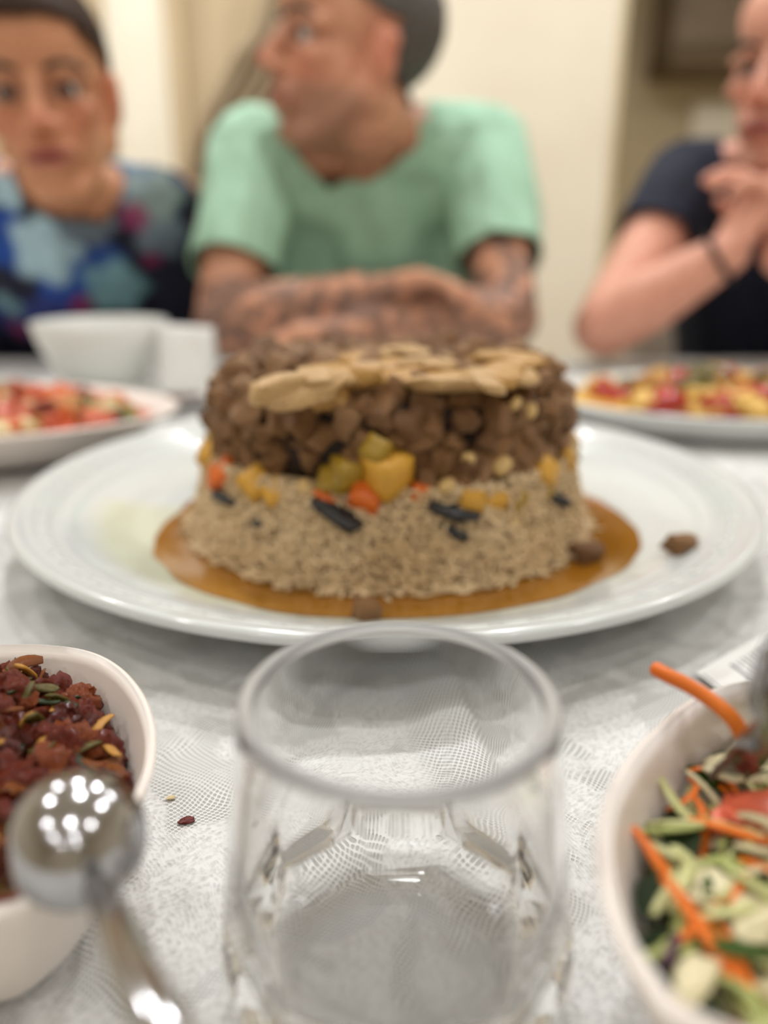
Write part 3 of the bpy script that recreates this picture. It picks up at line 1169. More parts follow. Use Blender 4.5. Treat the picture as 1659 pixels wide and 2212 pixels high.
# far right dish
s4 = salad_things(b4, 'yellow potato wedges with red peppers and green pickles in the far oval dish', 'salad', 'pepper_potato_salad')
pm('pepper_red', lin(190, 44, 14), lin(158, 26, 8), 30, .25, coat=.3)
pm('potato_pale', lin(232, 190, 100), lin(216, 168, 74), 30, .4)
pm('pickle_green', lin(112, 100, 24), lin(76, 72, 14), 30, .25)
z4 = lambda x, y, u: .014 + .020 * (1 - u ** 2.5)
bed(b4, z4, b4[3](.013), MATS['potato'], 'pepper_base', s4, .003, 60)
items4 = [('potato_wedge', 'potato_pale', 1330, 868, .026), ('potato_wedge', 'potato_pale', 1310, 880, .022), ('pepper_piece', 'pepper_red', 1375, 885, .032), ('potato_wedge', 'onion_yellow', 1415, 835, .032),
          ('pepper_piece', 'pepper_red', 1430, 862, .030), ('pickle', 'pickle_green', 1490, 850, .036), ('pickle', 'pickle_green', 1540, 832, .030), ('potato_wedge', 'potato_pale', 1440, 915, .034),
          ('potato_wedge', 'onion_yellow', 1410, 920, .024), ('pepper_piece', 'pepper_red', 1505, 900, .034), ('pepper_piece', 'pepper_red', 1560, 870, .034), ('potato_wedge', 'potato_pale', 1555, 910, .034),
          ('pepper_piece', 'tomato_red', 1500, 932, .026), ('pickle', 'olive_pepper', 1598, 880, .030), ('potato_wedge', 'potato_pale', 1640, 905, .034), ('pickle', 'pickle_green', 1600, 915, .020), ('pepper_piece', 'pepper_red', 1630, 860, .030), ('potato_wedge', 'onion_yellow', 1590, 855, .026)]
for nm, mt, px, py, s in items4:
    p = at(px, py, .036)
    u_ = math.hypot((p.x - .345) / .185, (p.y - .765) / .135)
    if u_ > .76:
        p = Vector((.345 + (p.x - .345) * .76 / u_, .765 + (p.y - .765) * .76 / u_, 0))
        u_ = .76
    place(nm, random.choice(lump[:5]), MATS[mt], s4, (p.x - b4[1].x, p.y - b4[1].y, z4(p.x, p.y, min(1, u_)) + .006), s, Euler((random.uniform(-.4, .4), random.uniform(-.4, .4), random.uniform(0, 6))))
for k in range(95):
    u = .78 * math.sqrt(random.random())
    a = random.random()
    p = in_bowl(b4, u, a)
    nm, mt = random.choice((('potato_wedge', 'potato_pale'), ('pepper_piece', 'pepper_red'), ('potato_wedge', 'onion_yellow'), ('pickle', 'pickle_green')))
    place(nm, random.choice(lump[:5]), MATS[mt], s4, (p.x - b4[1].x, p.y - b4[1].y, z4(p.x, p.y, u) - .002), random.uniform(.018, .026))

# ------------------------------------------------------------------ green salad, near right
s2 = salad_things(b2, 'shredded cabbage, carrot and herb salad filling the near right bowl', 'salad', 'shredded_salad')
pm('cabbage', lin(212, 210, 158), lin(186, 188, 120), 60, .35, sss=.0)
pm('cabbage_green', lin(182, 186, 116), lin(140, 152, 76), 60, .35)
pm('cabbage_white', lin(226, 216, 180), lin(206, 194, 150), 60, .4)
pm('carrot_shred', lin(238, 126, 34), lin(220, 104, 20), 60, .35)
pm('purple_cabbage', lin(96, 56, 80), lin(70, 38, 60), 60, .35)
pm('herb_leaf', lin(46, 70, 22), lin(28, 48, 12), 90, .4, .3, 200)
pm('herb_light', lin(88, 122, 44), lin(62, 94, 28), 90, .4, .3, 200)
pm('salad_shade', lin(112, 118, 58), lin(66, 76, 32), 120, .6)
pm('tomato_pink', lin(232, 116, 84), lin(214, 92, 62), 60, .3)


def z2(x, y, u):
    return .030 + .012 * (1 - u) + .010 * max(0, min(1, (x - .09) / .06))


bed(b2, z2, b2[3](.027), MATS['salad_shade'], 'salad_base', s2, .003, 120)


def shred_mesh(k, wid, flat, curl):
    bm = bmesh.new()
    n_ = 12
    r0 = random.Random(k)
    ph = r0.uniform(0, 6.28)
    pts_ = []
    for i in range(n_):
        t = i / (n_ - 1)
        an = (t - .5) * curl
        pts_.append(Vector((math.sin(an) / max(curl, .3) if curl else t - .5, (1 - math.cos(an)) / max(curl, .3) + .03 * math.sin(t * 7 + ph), .10 * math.sin(t * 4 + ph))))
    tube(bm, pts_, [wid * (.55 + .45 * math.sin(math.pi * min(1, max(0, i / (n_ - 1))))) for i in range(n_)], 7, flat=flat)
    me = bpy.data.meshes.new('shred')
    bm.to_mesh(me)
    bm.free()
    me.polygons.foreach_set('use_smooth', [True] * len(me.polygons))
    return me


def leaf_mesh(k, length=1.0, width=.5, serr=.04):
    """pointed leaf blade with a raised midrib and a serrated edge, 3-D and cupped"""
    bm = bmesh.new()
    n_ = 16
    rows = []
    r0 = random.Random(k)
    for i in range(n_ + 1):
        t = i / n_
        w = width * .5 * (math.sin(math.pi * t ** .8) ** .8 if 0 < t < 1 else 0) + .004
        w *= 1 + serr * (1 if i % 2 else -1)
        row = []
        for j in range(7):
            s = (j - 3) / 3
            z = .10 * abs(s) * w * 2 - .22 * (t - .4) ** 2 + .02 * math.sin(t * 9 + s * 3 + k)
            row.append(bm.verts.new(((t - .5) * length, s * w, z)))
        rows.append(row)
    for A, B in zip(rows, rows[1:]):
        for j in range(6):
            bm.faces.new((A[j], A[j + 1], B[j + 1], B[j]))
    bmesh.ops.solidify(bm, geom=bm.faces[:], thickness=.02)
    me = bpy.data.meshes.new('leaf')
    bm.to_mesh(me)
    bm.free()
    me.polygons.foreach_set('use_smooth', [True] * len(me.polygons))
    return me


shreds = [shred_mesh(k, w, f, c) for k, (w, f, c) in enumerate(((.06, .5, 2.2), (.055, .5, 1.2), (.07, .4, 3.0), (.052, .6, .6), (.065, .45, 2.6), (.05, .6, 1.8)))]
leaves = [leaf_mesh(k, 1, w) for k, w in enumerate((.5, .42, .6))]


def lay(nm, me, mt, px, py, z, s, rot):
    p = at(px, py, z)
    for _ in range(3):
        p = at(px, py, z2(p.x, p.y, .5) + .0085)
    p = clamp_in(b2, p, p.z, s, .3)
    place(nm, me, MATS[mt], s2, (p.x - b2[1].x, p.y - b2[1].y, p.z), s, rot)


def flat_rot(rz, t=.35):
    return Euler((random.uniform(-t, t), random.uniform(-t, t), rz))


for nm, mt, cnt, ls in (('cabbage_shred', 'cabbage', 150, (.014, .028)), ('cabbage_shred', 'cabbage_green', 120, (.014, .028)), ('cabbage_shred', 'cabbage_white', 80, (.014, .030)),
                        ('carrot_shred', 'carrot_shred', 26, (.018, .030)), ('purple_cabbage_shred', 'purple_cabbage', 10, (.014, .022)),
                        ('herb_leaf', 'herb_leaf', 18, (.009, .015)), ('herb_leaf', 'herb_light', 26, (.009, .015))):
    for k in range(cnt):
        u = .86 * b2[3](.034) * math.sqrt(random.random())
        p = in_bowl(b2, u, random.random())
        s = random.uniform(*ls)
        me = random.choice(leaves) if nm == 'herb_leaf' else random.choice(shreds)
        z = z2(p.x, p.y, u) + random.uniform(.001, .009)
        p = clamp_in(b2, p, z, s, .42)
        place(nm, me, MATS[mt], s2, (p.x - b2[1].x, p.y - b2[1].y, z), s, flat_rot(random.uniform(0, 6.28), .5))
# the ones the photograph singles out
for px, py, z, s, rz, mt, k in ((1475, 1905, .056, .030, -.9, 'carrot_shred', 3), (1540, 1960, .058, .026, 1.1, 'carrot_shred', 1), (1600, 1830, .066, .032, -.3, 'carrot_shred', 2), (1635, 1890, .066, .024, -.9, 'carrot_shred', 0),
                             (1600, 2090, .064, .036, -.8, 'carrot_shred', 3), (1470, 1625, .050, .017, 1.9, 'carrot_shred', 3), (1535, 1635, .052, .022, .5, 'carrot_shred', 1), (1475, 1720, .052, .014, .8, 'carrot_shred', 0),
                             (1445, 1990, .056, .026, 1.3, 'purple_cabbage', 3), (1580, 1590, .056, .02, .9, 'purple_cabbage', 3),
                             (1500, 1800, .058, .022, .3, 'cabbage', 2), (1420, 1860, .053, .030, 1.4, 'cabbage', 1), (1440, 1745, .053, .024, -.4, 'cabbage', 4), (1530, 1770, .058, .026, -1.2, 'cabbage', 5), (1372, 1930, .05, .026, 1.5, 'cabbage_green', 3), (1400, 1900, .05, .024, 1.3, 'cabbage', 1), (1395, 2010, .05, .022, 1.1, 'cabbage_green', 3), (1480, 2050, .05, .022, .6, 'cabbage_green', 1), (1520, 1860, .05, .024, .2, 'cabbage', 4), (1440, 1800, .05, .022, .1, 'cabbage_green', 0)):
    lay('carrot_shred' if mt == 'carrot_shred' else 'cabbage_shred' if mt.startswith('cabbage') else 'purple_cabbage_shred', shreds[k], mt, px, py, z, s, flat_rot(rz, .2))
for px, py, z, s, rz, mt, k in ((1540, 1590, .054, .026, .45, 'herb_leaf', 0), (1385, 1770, .048, .020, 1.3, 'herb_leaf', 1), (1440, 1930, .05, .016, .6, 'herb_leaf', 2), (1545, 1690, .056, .014, -.6, 'herb_light', 1),
                             (1600, 1940, .06, .024, 1.1, 'herb_light', 2), (1450, 2130, .046, .016, -.9, 'herb_leaf', 1), (1620, 2020, .06, .024, .3, 'herb_light', 0), (1430, 2050, .048, .013, .3, 'herb_leaf', 0)):
    lay('herb_leaf', leaves[k], mt, px, py, z, s, flat_rot(rz, .3))
wedge = chunk_mesh('pale_wedge', 6, .5, .22, (1.1, .55, .22), 90, 1.8, .06)
for px, py, z, s, rz, mt in ((1625, 1660, .064, .020, .4, 'cabbage_white'), (1640, 1610, .066, .019, .7, 'cabbage_white'), (1520, 1920, .06, .011, .4, 'cabbage_white'), (1630, 1760, .066, .016, .3, 'tomato_pink'), (1600, 1740, .064, .012, 1.0, 'tomato_pink'), (1500, 2110, .056, .010, .9, 'cabbage_white'), (1645, 1970, .066, .015, .8, 'cabbage_white')):
    lay('pale_slice' if mt == 'cabbage_white' else 'tomato_piece', wedge, mt, px, py, z, s, flat_rot(rz, .3))
# long carrot shred hanging over the rim
bm = bmesh.new()
cpts = [at(1409, 1441, .066), at(1440, 1458, .0655), at(1485, 1480, .0645), at(1530, 1508, .063), at(1570, 1540, .0615), at(1596, 1572, .059), at(1606, 1600, .056)]
cp = catmull([tuple(p - Vector((b2[1].x, b2[1].y, 0))) for p in cpts], 4, False)
tube(bm, cp, [.0013] + [.0019] * (len(cp) - 2) + [.0014], 8)
o = obj('carrot_shred', bm, MATS['carrot_shred'], s2)
o['label'] = 'long carrot shred hanging over the rim'

# serving tongs in the salad
tg = empty('serving_tongs', at(1600, 1590, .06))
tag(tg, 'steel serving tongs with a serrated edge stuck in the green salad', 'tongs')
L0 = tg.location.copy()
path = [at(1570, 1690, .047), at(1622, 1640, .056), at(1668, 1565, .068), at(1716, 1460, .086), aty(1772, 1330, .20), aty(1830, 1180, .215)]
pp = catmull([tuple(p - L0) for p in path], 8, False)
bm = bmesh.new()
rows = []
for i, p in enumerate(pp):
    t = (pp[min(i + 1, len(pp) - 1)] - pp[max(i - 1, 0)]).normalized()
    sd = t.cross(Vector((.3, -.8, .5))).normalized()
    if sd.x < 0:
        sd = -sd
    nn = t.cross(sd)
    wdt = .0085 * min(1, .45 + i / len(pp) * 1.6)
    ser = .0004 * (1 if i % 2 else -1)
    row = [bm.verts.new(p + sd * (wdt * s_ + (ser if s_ == -1 else 0)) + nn * (.0022 * (1 - s_ * s_))) for s_ in (-1, -.6, -.2, .2, .6, 1)]
    rows.append(row)
for A, B in zip(rows, rows[1:]):
    for k in range(5):
        bm.faces.new((A[k], A[k + 1], B[k + 1], B[k]))
o = obj('tong_arm', bm, MATS['steel_dark_reflect'], tg)
o.modifiers.new('t', 'SOLIDIFY').thickness = .0012
bm = bmesh.new()
tube(bm, [p + Vector((.012, .012, -.004)) for p in pp], [.003] * len(pp), 10, flat=.35)
obj('tong_arm', bm, MATS['steel_dark_reflect'], tg)

# ------------------------------------------------------------------ chrome spoon
sp = empty('serving_spoon', at(165, 1815, .058))
tag(sp, 'shiny steel round-bowled spoon laid upside down across the near left salad bowl', 'spoon')
sc = sp.location.copy()
dist = (sc - Vector((0, 0, CAMZ))).length
Rs = 134 * dist * math.cos(math.atan((1815 - 1106) / F)) / F
ax = (Vector((0, 0, CAMZ)) - sc).normalized()         # towards the camera
ax = (ax + Vector((-.10, -.25, -.15))).normalized()    # the dome leans a little down and left
Q = ax.to_track_quat('Z', 'Y').to_matrix().to_4x4()
prof = []
for k in range(17):
    t = k / 16 * math.pi / 2
    prof.append((Rs * math.sin(t), Rs * .80 * math.cos(t)))
prof = prof + [(Rs * 1.03, -Rs * .03), (Rs * 1.02, -Rs * .06)] + [(Rs * .95 * math.sin(t), Rs * .74 * math.cos(t) - Rs * .05) for t in np.linspace(math.pi / 2, 0, 14)]
bm = lathe(prof, 64)
bm.transform(Q)
obj('spoon_bowl', bm, MATS['steel'], sp)
hp = [at(205, 1905, .058), at(232, 1960, .061), at(262, 2040, .064), at(305, 2130, .066), at(360, 2230, .067), at(430, 2340, .066), at(520, 2480, .062)]
hp = catmull([tuple(p - sc) for p in hp], 6, False)
bm = bmesh.new()
n_ = len(hp)
tube(bm, hp, [.0022 + .0010 * math.sin(math.pi * min(1, i / n_)) + .0006 * i / n_ for i in range(n_)], 12, flat=.55)
obj('handle', bm, MATS['steel'], sp)

# ------------------------------------------------------------------ printed label behind the right bowl
zl = .0015
c00, c10, c01 = at(1503, 1452, zl), at(1575, 1510, zl), at(1690, 1345, zl)
ux, uy = (c10 - c00), (c01 - c00)
lb = empty('printed_label', c00)
tag(lb, 'white printed paper label with barcode lines lying behind the green salad bowl', 'label')
ex = ux.normalized()
ey = uy.normalized()
wl, hl = .075, uy.length
def lab_quad(name, a0, a1, b0, b1, z, th, m):
    bm = bmesh.new()
    vs_ = [ex * a + ey * b_ for a, b_ in ((a0, b0), (a1, b0), (a1, b1), (a0, b1))]
    lo_ = [bm.verts.new(v + Vector((0, 0, z))) for v in vs_]
    up_ = [bm.verts.new(v + Vector((0, 0, z + th))) for v in vs_]
    bm.faces.new(lo_[::-1]); bm.faces.new(up_)
    for k in range(4):
        bm.faces.new((lo_[k], lo_[(k + 1) % 4], up_[(k + 1) % 4], up_[k]))
    return obj(name, bm, m, lb, smooth=False)
lab_quad('paper', 0, wl, 0, hl, 0, .0003, MATS['paper'])
b_ = .018
for k, wd in enumerate((.0018, .0006, .0006, .0012, .0006, .0010, .0006, .0014, .0006, .0010)):
    lab_quad('print_line', .006, .055 if k else .040, b_, b_ + wd, .0003, .00008, MATS['print_ink'])
    b_ += wd + .0022
lab_quad('print_line', .003, .06, .0015, .0022, .0003, .00008, MATS['print_ink'])

# specks on the cloth
pm('red_speck', lin(110, 24, 18), lin(84, 16, 12), 100, .5)
for px, py, s, mt, lbl in ((402, 1764, .0036, 'red_speck', 'dark red crumb of tomato skin on the tablecloth by the left bowl'), (368, 1716, .0022, 'salad_cream', 'tiny yellowish crumb on the tablecloth near the red crumb')):
    p = at(px, py, 0)
    o = place('food_crumb', lump[2], MATS[mt], None, (p.x, p.y, cloth_z(p.x, p.y) + .0006), (s, s * .7, s * .35), Euler((0, 0, .3)))
    tag(o, lbl, 'crumb')

# ------------------------------------------------------------------ far table things
dsh = empty('white_bowl', aty(222, 745, .93).xy.to_3d())
tag(dsh, 'plain white bowl standing in front of the woman in the floral shirt', 'bowl')
zt = aty(222, 694, .93).z
rb_ = .078
obj('bowl_shell', lathe([(0, .003), (.03, .003), (.034, 0), (.038, .002), (.058, zt * .35), (.071, zt * .7), (rb_, zt), (rb_ - .002, zt + .001), (rb_ - .004, zt - .001), (.066, zt * .7), (.053, zt * .36), (.03, .008), (0, .007)], 64), MATS['china'], dsh)
sau = empty('side_plate', (-.262, .845, 0))
tag(sau, 'small white side plate between the chopped salad and the white bowl', 'plate')
obj('plate_body', lathe([(0, .004), (.05, .004), (.075, .012), (.082, .0145), (.083, .0135), (.076, .009), (.05, .001), (0, .001)], 64), MATS['china'], sau)
p = at(352, 842, .012)
o = place('tomato_bit', lump[3], MATS['tomato_dark'], None, p, (.034, .02, .009), Euler((0, 0, .25)))
o.location = (-.222, .835, .0085)
tag(o, 'dark red tomato scrap lying on the small white side plate', 'food scrap')
# folded paper napkin standing by the man's elbow
npk = empty('paper_napkin', aty(410, 790, .90).xy.to_3d())
tag(npk, 'white paper napkin folded upright beside the green-shirted man\'s elbow', 'napkin')
bm = bmesh.new()
zt = aty(400, 702, .9).z
for (x0, y0, x1, y1) in ((-.034, -.02, .030, -.03), (-.034, .012, .030, .03)):
    rows = []
    for k in range(9):
        t = k / 8
        rows.append([bm.verts.new((x0 + (x1 - x0) * j / 8, (y0 + (y1 - y0) * j / 8) * (1 - t) + .002 * math.sin(j * 1.1 + k * .5) * t, .0012 + (zt - .004 * j / 8) * t)) for j in range(9)])
    for A, B in zip(rows, rows[1:]):
        for j in range(8):
            bm.faces.new((A[j], A[j + 1], B[j + 1], B[j]))
o = obj('napkin_sheet', bm, MATS['paper'], npk)
o.modifiers.new('t', 'SOLIDIFY').thickness = .0015


# ------------------------------------------------------------------ people
class Blob:
    def __init__(self):
        self.bm = bmesh.new()

    def ell(self, c, r, rot=None, M=None):
        T = (M or Matrix()) @ Matrix.Translation(c) @ (rot.to_matrix().to_4x4() if rot else Matrix()) @ Matrix.Diagonal((*(r if hasattr(r, '__len__') else (r, r, r)), 1))
        bmesh.ops.create_icosphere(self.bm, subdivisions=3, radius=1, matrix=T)

    def cap(self, a, b, ra, rb, M=None):
        a, b = Vector(a), Vector(b)
        if M:
            a, b = M @ a, M @ b
        t = bmesh.new()
        bmesh.ops.create_icosphere(t, subdivisions=2, radius=ra, matrix=Matrix.Translation(a))
        bmesh.ops.create_icosphere(t, subdivisions=2, radius=rb, matrix=Matrix.Translation(b))
        r = bmesh.ops.convex_hull(t, input=t.verts)
        bmesh.ops.delete(t, geom=[v for v in t.verts if not v.link_faces], context='VERTS')
        me = bpy.data.meshes.new('t')
        t.to_mesh(me)
        t.free()
        self.bm.from_mesh(me)
        bpy.data.meshes.remove(me)

    def chain(self, pts, rad, M=None):
        for i in range(len(pts) - 1):
            self.cap(pts[i], pts[i + 1], rad[i], rad[i + 1], M)

    def mesh(self, name, voxel=.004, smooth=6):
        me = bpy.data.meshes.new('t')
        self.bm.to_mesh(me)
        self.bm.free()
        o = bpy.data.objects.new('t', me)
        COL.objects.link(o)
        r = o.modifiers.new('r', 'REMESH')
        r.mode = 'VOXEL'
        r.voxel_size = voxel
        s = o.modifiers.new('s', 'SMOOTH')
        s.factor = .5
        s.iterations = smooth
        dg = bpy.context.evaluated_depsgraph_get()
        dg.update()
        out = bpy.data.meshes.new_from_object(o.evaluated_get(dg))
        out.name = name
        bpy.data.objects.remove(o)
        bpy.data.meshes.remove(me)
        out.materials.clear()
        return out


def verts_np(me):
    a = np.empty(len(me.vertices) * 3, dtype=np.float32)
    me.vertices.foreach_get('co', a)
    return a.reshape(-1, 3)


def normals_np(me):
    a = np.empty(len(me.vertices) * 3, dtype=np.float32)
    me.vertex_normals.foreach_get('vector', a)
    return a.reshape(-1, 3)


def paint(me, col):
    ca_ = me.color_attributes.new('col', 'FLOAT_COLOR', 'POINT')
    ca_.data.foreach_set('color', np.concatenate([col, np.ones((len(col), 1))], 1).astype(np.float32).ravel())


def shell(name, me, mask, off, m, parent, th=.003):
    """clothing or hair grown off the body surface where mask is true"""
    V = verts_np(me) + normals_np(me) * (off[:, None] if hasattr(off, '__len__') else off)
    keep = {}
    vs, fs = [], []
    for p in me.polygons:
        if all(mask[v] for v in p.vertices):
            f = []
            for v in p.vertices:
                if v not in keep:
                    keep[v] = len(vs)
                    vs.append(tuple(V[v]))
                f.append(keep[v])
            fs.append(f)
    nm = bpy.data.meshes.new(name)
    nm.from_pydata(vs, [], fs)
    o = link(name, nm, m, parent)
    md = o.modifiers.new('t', 'SOLIDIFY')
    md.thickness = th
    md.offset = 1
    return o


def head(b, M, fem=False):
    j = .93 if fem else 1.0
    b.ell((0, .012, .045), (.074 * j, .094, .082), M=M)
    b.ell((0, -.026, -.028), (.058 * j, .058, .082), M=M)
    b.ell((0, -.060, -.096), (.024 * j, .022, .019), M=M)
    for s in (-1, 1):
        b.cap((s * .052 * j, .005, -.042), (s * .020 * j, -.054, -.098), .021, .017, M)
        b.ell((s * .041 * j, -.056, -.018), (.021, .02, .018), M=M)
        b.cap((s * .030, -.074, .018), (s * .052 * j, -.060, .014), .013 if not fem else .011, .012, M)
        b.ell((s * .0125, -.094, -.033), (.0095, .011, .0085), M=M)
        b.ell((s * .077 * j, .012, -.004), (.008, .019, .031), Euler((.2, 0, s * .35)), M)
        b.ell((s * .080 * j, .014, .012), (.007, .015, .014), M=M)
        b.cap((s * .060 * j, .012, .0), (s * .056 * j, .012, -.050), .017, .019, M)
        b.ell((s * .031, -.0735, .0115), (.0165, .0095, .0062), M=M)
        b.ell((s * .031, -.0715, -.0095), (.0155, .0085, .0055), M=M)
    b.cap((-.03, -.075, .020), (.03, -.075, .020), .014, .014, M)
    b.ell((0, -.058, .052), (.056 * j, .04, .045), M=M)
    b.cap((0, -.084, .014), (0, -.106, -.028), .0085, .0125 if not fem else .011, M)
    b.ell((0, -.080, -.062), (.032, .014, .022), M=M)
    b.ell((0, -.0895, -.0585), (.025, .0062, .0048), M=M)
    b.ell((0, -.0875, -.0705), (.021, .0068, .0058), M=M)


def hand(b, wrist, d, n, side, curl=.35, spread=.10, sc=1.0):
    """palm, four separate fingers, thumb off the side of the palm"""
    d = Vector(d).normalized()
    n = Vector(n)
    n = (n - d * n.dot(d)).normalized()
    s = d.cross(n) * side                              # towards the thumb
    w = Vector(wrist)
    palm_end = []
    for k, q in enumerate((.030, .010, -.010, -.029)):
        kn = w + d * (.088 - abs(k - 1.2) * .005) * sc + s * q * sc
        b.cap(w + d * .012 * sc + s * q * .62 * sc, kn, .0155 * sc, .0115 * sc)
        palm_end.append(kn)
    for k, (L_, kn) in enumerate(zip((.070, .078, .073, .057), palm_end)):
        a = s * ((1.2 - k) * spread)
        p = kn
        dd = (d + a).normalized()
        cu = 0
        for q, fr in enumerate((.45, .31, .24)):
            cu += curl * (1.0 + .12 * k)
            v = dd * math.cos(cu) + n * math.sin(cu)
            r0 = (.0095, .0085, .0078, .0068)
            b.cap(p, p + v * L_ * fr * sc, r0[q] * sc, r0[q + 1] * sc)
            p = p + v * L_ * fr * sc
    t0 = w + d * .022 * sc + s * .026 * sc
    t1 = t0 + (d * .6 + s * .75 + n * .25).normalized() * .040 * sc
    t2 = t1 + (d * .85 + s * .25 + n * .4).normalized() * .032 * sc
    t3 = t2 + (d * .85 + n * .5).normalized() * .024 * sc
    b.chain([t0, t1, t2, t3], [.014 * sc, .011 * sc, .0095 * sc, .0075 * sc])


def headM(pos, yaw, pitch, roll, sc=1.0):
    """local -Y is the face; yaw > 0 turns the face to picture left"""
    return Matrix.Translation(pos) @ Euler((0, 0, -yaw)).to_matrix().to_4x4() @ Euler((pitch, roll, 0)).to_matrix().to_4x4() @ Matrix.Scale(sc, 4)


def mat_skin(name, tattoo=False):
    m = pm(name, (1, 1, 1), (.90, .86, .84), 60, .45, .15, 500, attr='col', spec=.35)
    return m


mat_skin('skin')
pm('hair_dark', lin(62, 44, 33), lin(42, 30, 23), 300, .75, .3, 800, spec=.2)
pm('hair_grey', lin(98, 94, 90), lin(66, 62, 58), 300, .55, .5, 800)
pm('eye_white', lin(222, 214, 208), None, 30, .2)
pm('iris', lin(44, 30, 22), None, 60, .15)
pm('brow_dark', lin(60, 46, 38), None, 200, .7)
pm('mint_cotton', lin(170, 210, 184), lin(160, 201, 174), 24, .85, .25, 600)
pm('navy_cotton', lin(24, 30, 50), lin(18, 23, 40), 24, .85, .25, 600)
pm('denim', lin(50, 60, 84), lin(40, 48, 70), 40, .85, .2, 500)
pm('black_strap', lin(30, 28, 30), None, 60, .5)
pm('shoe', lin(46, 42, 40), None, 40, .5)


pm('floral_print', (1, 1, 1), (.86, .86, .9), 40, .8, .2, 500, attr='col')


def print_floral(so, off):
    """navy blouse printed with pale discs, royal blue patches and magenta dots at fixed places on the cloth"""
    me = so.data
    V = verts_np(me) + np.array(off)
    N = normals_np(me)
    base = np.array(lin(20, 22, 46))
    col = np.tile(base, (len(V), 1))
    camp = np.array((0, 0, CAMZ))
    D = V - camp
    Dn = D / np.linalg.norm(D, axis=1)[:, None]
    facing = (N * Dn).sum(1) < -.1

    def spot(c, r, colr, soft=.25, k=1.0):
        nonlocal col
        d = np.linalg.norm((V - c) * np.array((1, .75, 1)), axis=1) / r
        ph = np.arctan2(V[:, 2] - c[2], V[:, 0] - c[0])
        w = np.clip((1 + .12 * np.cos(ph * 5) - d) / soft, 0, 1)[:, None] * k
        col = col * (1 - w) + np.array(colr) * w

    def seen(px, py):
        d = np.array(ray(px, py).normalized())
        a = Dn @ d - np.where(facing, 0, 1)
        return V[int(np.argmax(a))]
    rr = random.Random(5)
    idx = [rr.randrange(len(V)) for _ in range(70)]
    for k in idx:                                       # all round the garment
        if not facing[k]:
            spot(V[k], rr.uniform(.03, .05), rr.choice((lin(150, 184, 196), lin(34, 66, 142), lin(110, 130, 140))), .3, .8)
    blue, pale, grey, teal, mag = lin(26, 74, 158), lin(176, 208, 220), lin(112, 126, 138), lin(126, 170, 178), lin(140, 38, 88)
    for px, py, r, c, k in ((20, 520, .05, blue, 1), (150, 610, .05, blue, 1), (230, 560, .03, blue, .8), (40, 690, .045, lin(58, 66, 128), 1), (10, 330, .035, blue, .8), (120, 690, .05, lin(48, 60, 130), 1),
                            (90, 540, .052, pale, 1), (185, 470, .042, grey, .9), (250, 625, .05, teal, .9), (350, 500, .042, grey, .95), (20, 400, .035, pale, .9), (250, 380, .05, lin(100, 124, 150), .9), (330, 420, .045, lin(134, 152, 148), .8),
                            (15, 660, .025, lin(120, 160, 170), .8), (230, 340, .03, lin(110, 140, 170), .8),
                            (175, 660, .020, mag, .9), (290, 470, .022, mag, .8), (330, 560, .016, mag, .8), (40, 370, .02, mag, .8), (40, 710, .018, mag, .8), (430, 480, .02, lin(90, 40, 40), .8)):
        spot(seen(px, py), r, c, .3, k)
    paint(me, col)


def make_chair(x, y, rz=0):
    e = empty('dining_chair', (x, y, FLOOR), rz)
    box('seat', (0, 0, .45), (.46, .46, .06), MATS['chair_fabric'], e, bevel=.015)
    box('backrest', (0, .235, .74), (.46, .05, .46), MATS['chair_fabric'], e, bevel=.02)
    for sx in (-1, 1):
        for sy in (-1, 1):
            box('leg', (sx * .2, sy * .2, .21), (.04, .04, .42), MATS['chair_wood'], e, bevel=.004)
        box('back_post', (sx * .2, .235, .48), (.035, .04, .12), MATS['chair_wood'], e)
    return e


